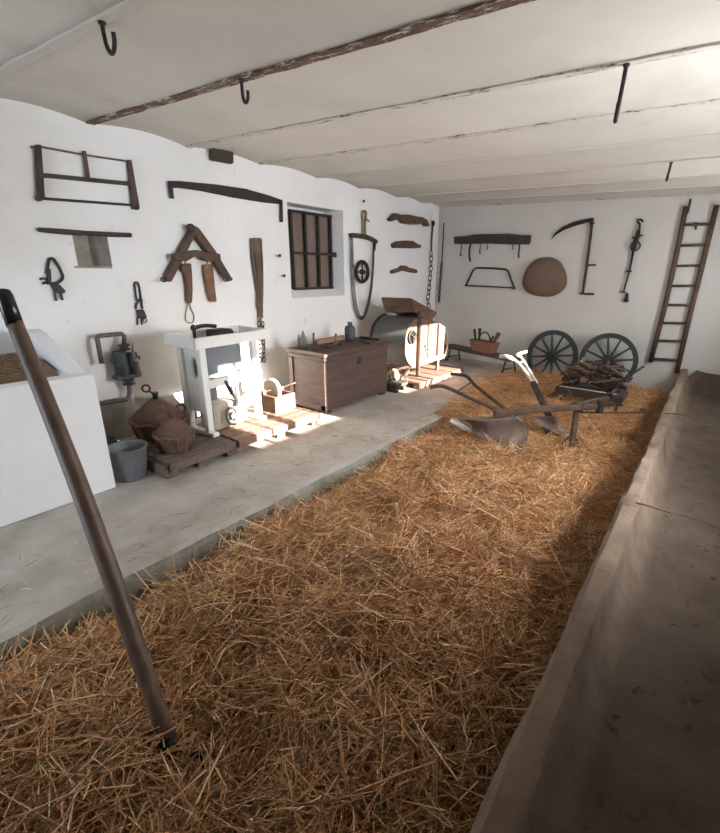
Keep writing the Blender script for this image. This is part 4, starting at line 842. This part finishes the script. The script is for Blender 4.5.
for i, ((x0, y0), (x1, y1), r, lab) in enumerate((((311, 351), (321, 350), .014, 'dark short tool at the near left corner of chest lid'), ((325, 348.5), (333, 347.5), .016, 'dark iron lump on the lid in front of the orange block'), ((337, 347), (341, 345), .013, 'small dark iron piece on the lid in front of the jug'), ((360, 342), (372, 345), .012, 'dark iron bar on the right part of the chest lid'), ((362, 338), (384, 340), .016, 'dark flat tool at the far right end of chest lid'))):
    a, b = on_chest(x0, y0), on_chest(x1, y1); up_ = Vector((0, 0, r)); mb = MB(); mb.tube([a+up_, a.lerp(b, .3)+up_, a.lerp(b, .7)+up_, b+up_], [r*.6, r, r*.9, r*.7], 8); o = mb.build('iron_tool', 'iron', loc=a); tag(o, lab, 'tool', 'items on the chest lid')
# ------------------------------------------------------------------ winnowing machine
xf, xb = -3.12, -3.62
wm = thing('winnowing_machine', (-3.37, 5.2, .08), 'old winnowing machine with grey round fan drum and tilted wooden hopper', 'machine')
cyy, czz, R = 5.05, .52, .315; k = 22
arc = [(cyy+R*math.cos(a), czz+R*math.sin(a)) for a in [PI*.5+PI*1.0*i/k for i in range(k+1)]]      # top -> left -> bottom
mb = MB(); vs = []
for rr in (R, R-.012):
    for i in range(k+1):
        a = PI*.5+PI*i/k
        for x in (xb, xf+.0): vs.append((x, cyy+rr*math.cos(a), czz+rr*math.sin(a)))
h = 2*(k+1); mb.add(vs, [[2*i, 2*i+1, 2*i+3, 2*i+2] for i in range(k)]+[[h+2*i, h+2*i+2, h+2*i+3, h+2*i+1] for i in range(k)], True); mb.build('drum_casing', 'sheet', wm)['label'] = 'grey curved sheet metal casing'
mb = MB(); mb.tube([(xb-.005, y, z) for y, z in arc], .022, 8); mb.build('drum_rim', 'iron', wm)
def face(x, t, name, mt):
    n = 40; cxy = (4.93, .60); rh = .085
    out = arc[:]+[(5.74, .235), (5.76, .66), (5.3, .80)]
    loop_ = [(x, y, z) for y, z in out]; mb = MB(); mb.prism(loop_, (t, 0, 0)); return mb.build(name, mt, wm)
face(xf, .022, 'front_boards', 'frontwood'); face(xb-.02, .02, 'back_boards', 'wood')
mb = MB(); mb.bb((xb, 5.72, .24), (xf, 5.745, .66)); mb.bb((xb, 5.06, .795), (xf, 5.32, .81)); mb.bb((xb, 5.06, .2), (xf, 5.74, .235)); mb.build('body_boards', 'frontwood', wm)
mb = MB(); mb.prism([(xb, 5.3, .80), (xb, 5.745, .655), (xb, 5.745, .675), (xb, 5.3, .82)], (xf-xb, 0, 0)); mb.build('sloping_top', 'wood', wm)
hc = onX(411.5, 337, xf+.03)
mb = MB(); mb.lathe([(.075, 0), (.075, .012)], hc, (1, 0, 0), 26); hb_ = mb.build('fan_opening_disc', 'black', wm); hb_['label'] = 'black disc standing in for the shaded fan opening'  # solid black disc paints the shade inside the opening
mb = MB(); mb.ring(hc+Vector((.014, 0, 0)), .078, .012, (1, 0, 0), 26, 7); mb.lathe([(.022, 0), (.022, .05)], hc, (1, 0, 0), 12)
for a in (.4, 2.5, 4.6): mb.tube([hc+Vector((.03, 0, 0)), hc+Vector((.03, .075*math.cos(a), .075*math.sin(a)))], .010, 6)
mb.build('iron_gear', 'iron', hb_)
mb = MB(); mb.bb((xf+.022, 5.01, .08), (xf+.06, 5.06, .93)); mb.build('post', 'wood', wm, .005)
mb = MB(); mb.bb((xf+.022, 5.53, .08), (xf+.06, 5.58, .72)); mb.build('post', 'frontwood', wm, .005)
for y in (5.03, 5.55): mb = MB(); mb.bb((xb-.06, y-.025, .08), (xb-.02, y+.025, .75)); mb.build('post', 'wood', wm, .005)
mb = MB(); mb.bar((xf+.035, 5.06, .27), (xf+.035, 5.74, .25), .03, .06); mb.build('rail', 'palewood', wm, .004)
mb = MB(); mb.bar((xf+.02, 4.66, .10), (xf+.0, 5.0, .24), .035, .045); mb.build('brace', 'darkwood', wm, .004)
mb = MB(); mb.bb((xf+.023, 5.27, .26), (xf+.027, 5.283, .76)); mb.tube([(xf+.03, 5.2, .44), (xf+.05, 5.2, .5), (xf+.05, 5.2, .4), (xf+.04, 5.36, .40)], .008, 6); mb.build('door_latch', 'darkwood', wm)
mb = MB(); mb.tube(smooth([(xf-.1, 5.76, .7), (xf-.05, 5.84, .62), (xf+.02, 5.86, .45), (xf+.0, 5.84, .25), (xf-.06, 5.8, .2)]), .018, 7); mb.build('side_chute', 'palewood', wm)
# hopper: a folded board trough sloping to the front
hA, hB, hC_ = onX(381.5, 297, -3.62), onX(411, 298, -3.30), onX(437, 312, -3.08)
hD = onX(432, 321.5, -3.08); hE = onX(415, 312, -3.16); hF = onX(386, 312, -3.5)
mb = MB(); mb.prism([hA, hB, hE, hF], (hB-hA).cross(hF-hA).normalized()*.02); mb.build('hopper_side', 'wood', wm, .004)
mb = MB(); mb.prism([hB, hC_, hD, hE], (hC_-hB).cross(hE-hB).normalized()*.02); mb.build('hopper_front', 'redwood', wm, .004)
hG = hC_+Vector((-.36, .12, .0)); hH = hA+Vector((-.02, .45, .02))
mb = MB(); mb.prism([hA+Vector((0, .0, -.02)), hB+Vector((0, 0, -.02)), hC_+Vector((0, 0, -.02)), hG+Vector((0, .1, -.02))], (0, .0, -.018)); mb.build('hopper_floor', 'wood', wm)
mb = MB(); mb.prism([hG+Vector((0, .1, -.02)), hA+Vector((0, 0, -.02)), hA+Vector((.02, .05, -.17)), hG+Vector((.02, .05, -.17))], (.012, .012, 0)); mb.build('hopper_side', 'wood', wm)
# small dark stand with rope hank beside it
ft = thing('low_stool', (-3.1, 4.52, 0), 'small dark wooden block stool between chest and winnowing machine', 'stool')
mb = MB(); mb.bb((-3.22, 4.40, .07), (-2.97, 4.64, .11)); mb.build('top', 'darkwood', ft, .005)
for y in (4.44, 4.60): mb = MB(); mb.bb((-3.2, y-.03, 0), (-2.99, y+.03, .07)); mb.build('leg', 'darkwood', ft, .004)
rp = MB(); hcn = Vector((-3.09, 4.50, .20))
for i in range(5): rp.ring(hcn+Vector((.012*(i-2), .006*(i-2), -.004*abs(i-2))), .062-.004*abs(i-2), .012, (1, -.35+.1*i, .25), 18, 6, 1)
rp = rp.build('rope_hank', 'rope', loc=(-3.09, 4.5, .11)); tag(rp, 'pale coil of rope standing on the dark stool', 'rope')
# ------------------------------------------------------------------ ceiling hooks
def chook(loc, shape, r, label):
    loc = Vector(loc); o_ = thing('ceiling_hook', loc, label, 'hook', 'ceiling hooks')
    mb = MB(); mb.tube(smooth([loc+Vector(p) for p in shape], 5), r, 8); mb.build('hook', 'iron', o_)
    mb = MB(); mb.lathe([(.015, -.010), (.015, 0)], loc+Vector((0, 0, -.002)), n=10); mb.build('mounting_plate', 'iron', o_)
ex = Vector((.82, -.25, 0))
chook((-2.28, 1.2, CEIL), [(0, 0, 0), (.002, 0, -.05), (.012, 0, -.09), (.04, -.004, -.118), (.075, -.01, -.118), (.10, -.015, -.095), (.103, -.016, -.065)], .0085, 'open J-shaped iron hook in the ceiling at the upper left')
chook((-2.29, 1.88, CEIL), [(0, 0, 0), (0, 0, -.05), (.003, 0, -.085), (.02, -.004, -.11), (.042, -.008, -.11), (.055, -.01, -.09), (.056, -.01, -.065)], .0085, 'J-shaped iron hook hanging from the rustiest ceiling beam')
chook((-.56, 2.64, CEIL), [(0, 0, 0), (-.002, 0, -.07), (-.006, 0, -.15), (-.01, .0, -.22), (-.005, -.025, -.225), (-.002, -.03, -.18), (-.002, -.03, -.16)], .010, 'long straight iron hook in the ceiling at the upper right')
chook((-.56, 4.93, CEIL), [(0, 0, 0), (-.003, 0, -.06), (-.01, 0, -.13), (-.005, -.03, -.145), (.0, -.04, -.11)], .010, 'farthest iron ceiling hook, above the ladder')
# wires hanging over the trough rim
for pts, lab in (([onZ(635, 505, .275)+Vector((-.03, 0, .01)), onZ(639, 507, .29)+Vector((.03, .0, .02)), onZ(668, 512, .24), onZ(695, 519, .2), onZ(725, 530, .16), onZ(760, 540, .1)], 'thin rusty wire lying across the trough rim, nearer one'),
                 ([onZ(664, 413.5, .28), onZ(676, 414, .28), onZ(690, 416, .26), onZ(707, 415, .24), onZ(730, 417, .2)], 'thin rusty wire across the trough rim near its far end')):
    mb = MB(); mb.tube(smooth(pts), .004, 6); o = mb.build('wire', 'rust', loc=pts[0]); tag(o, lab, 'wire', 'wires on the trough')
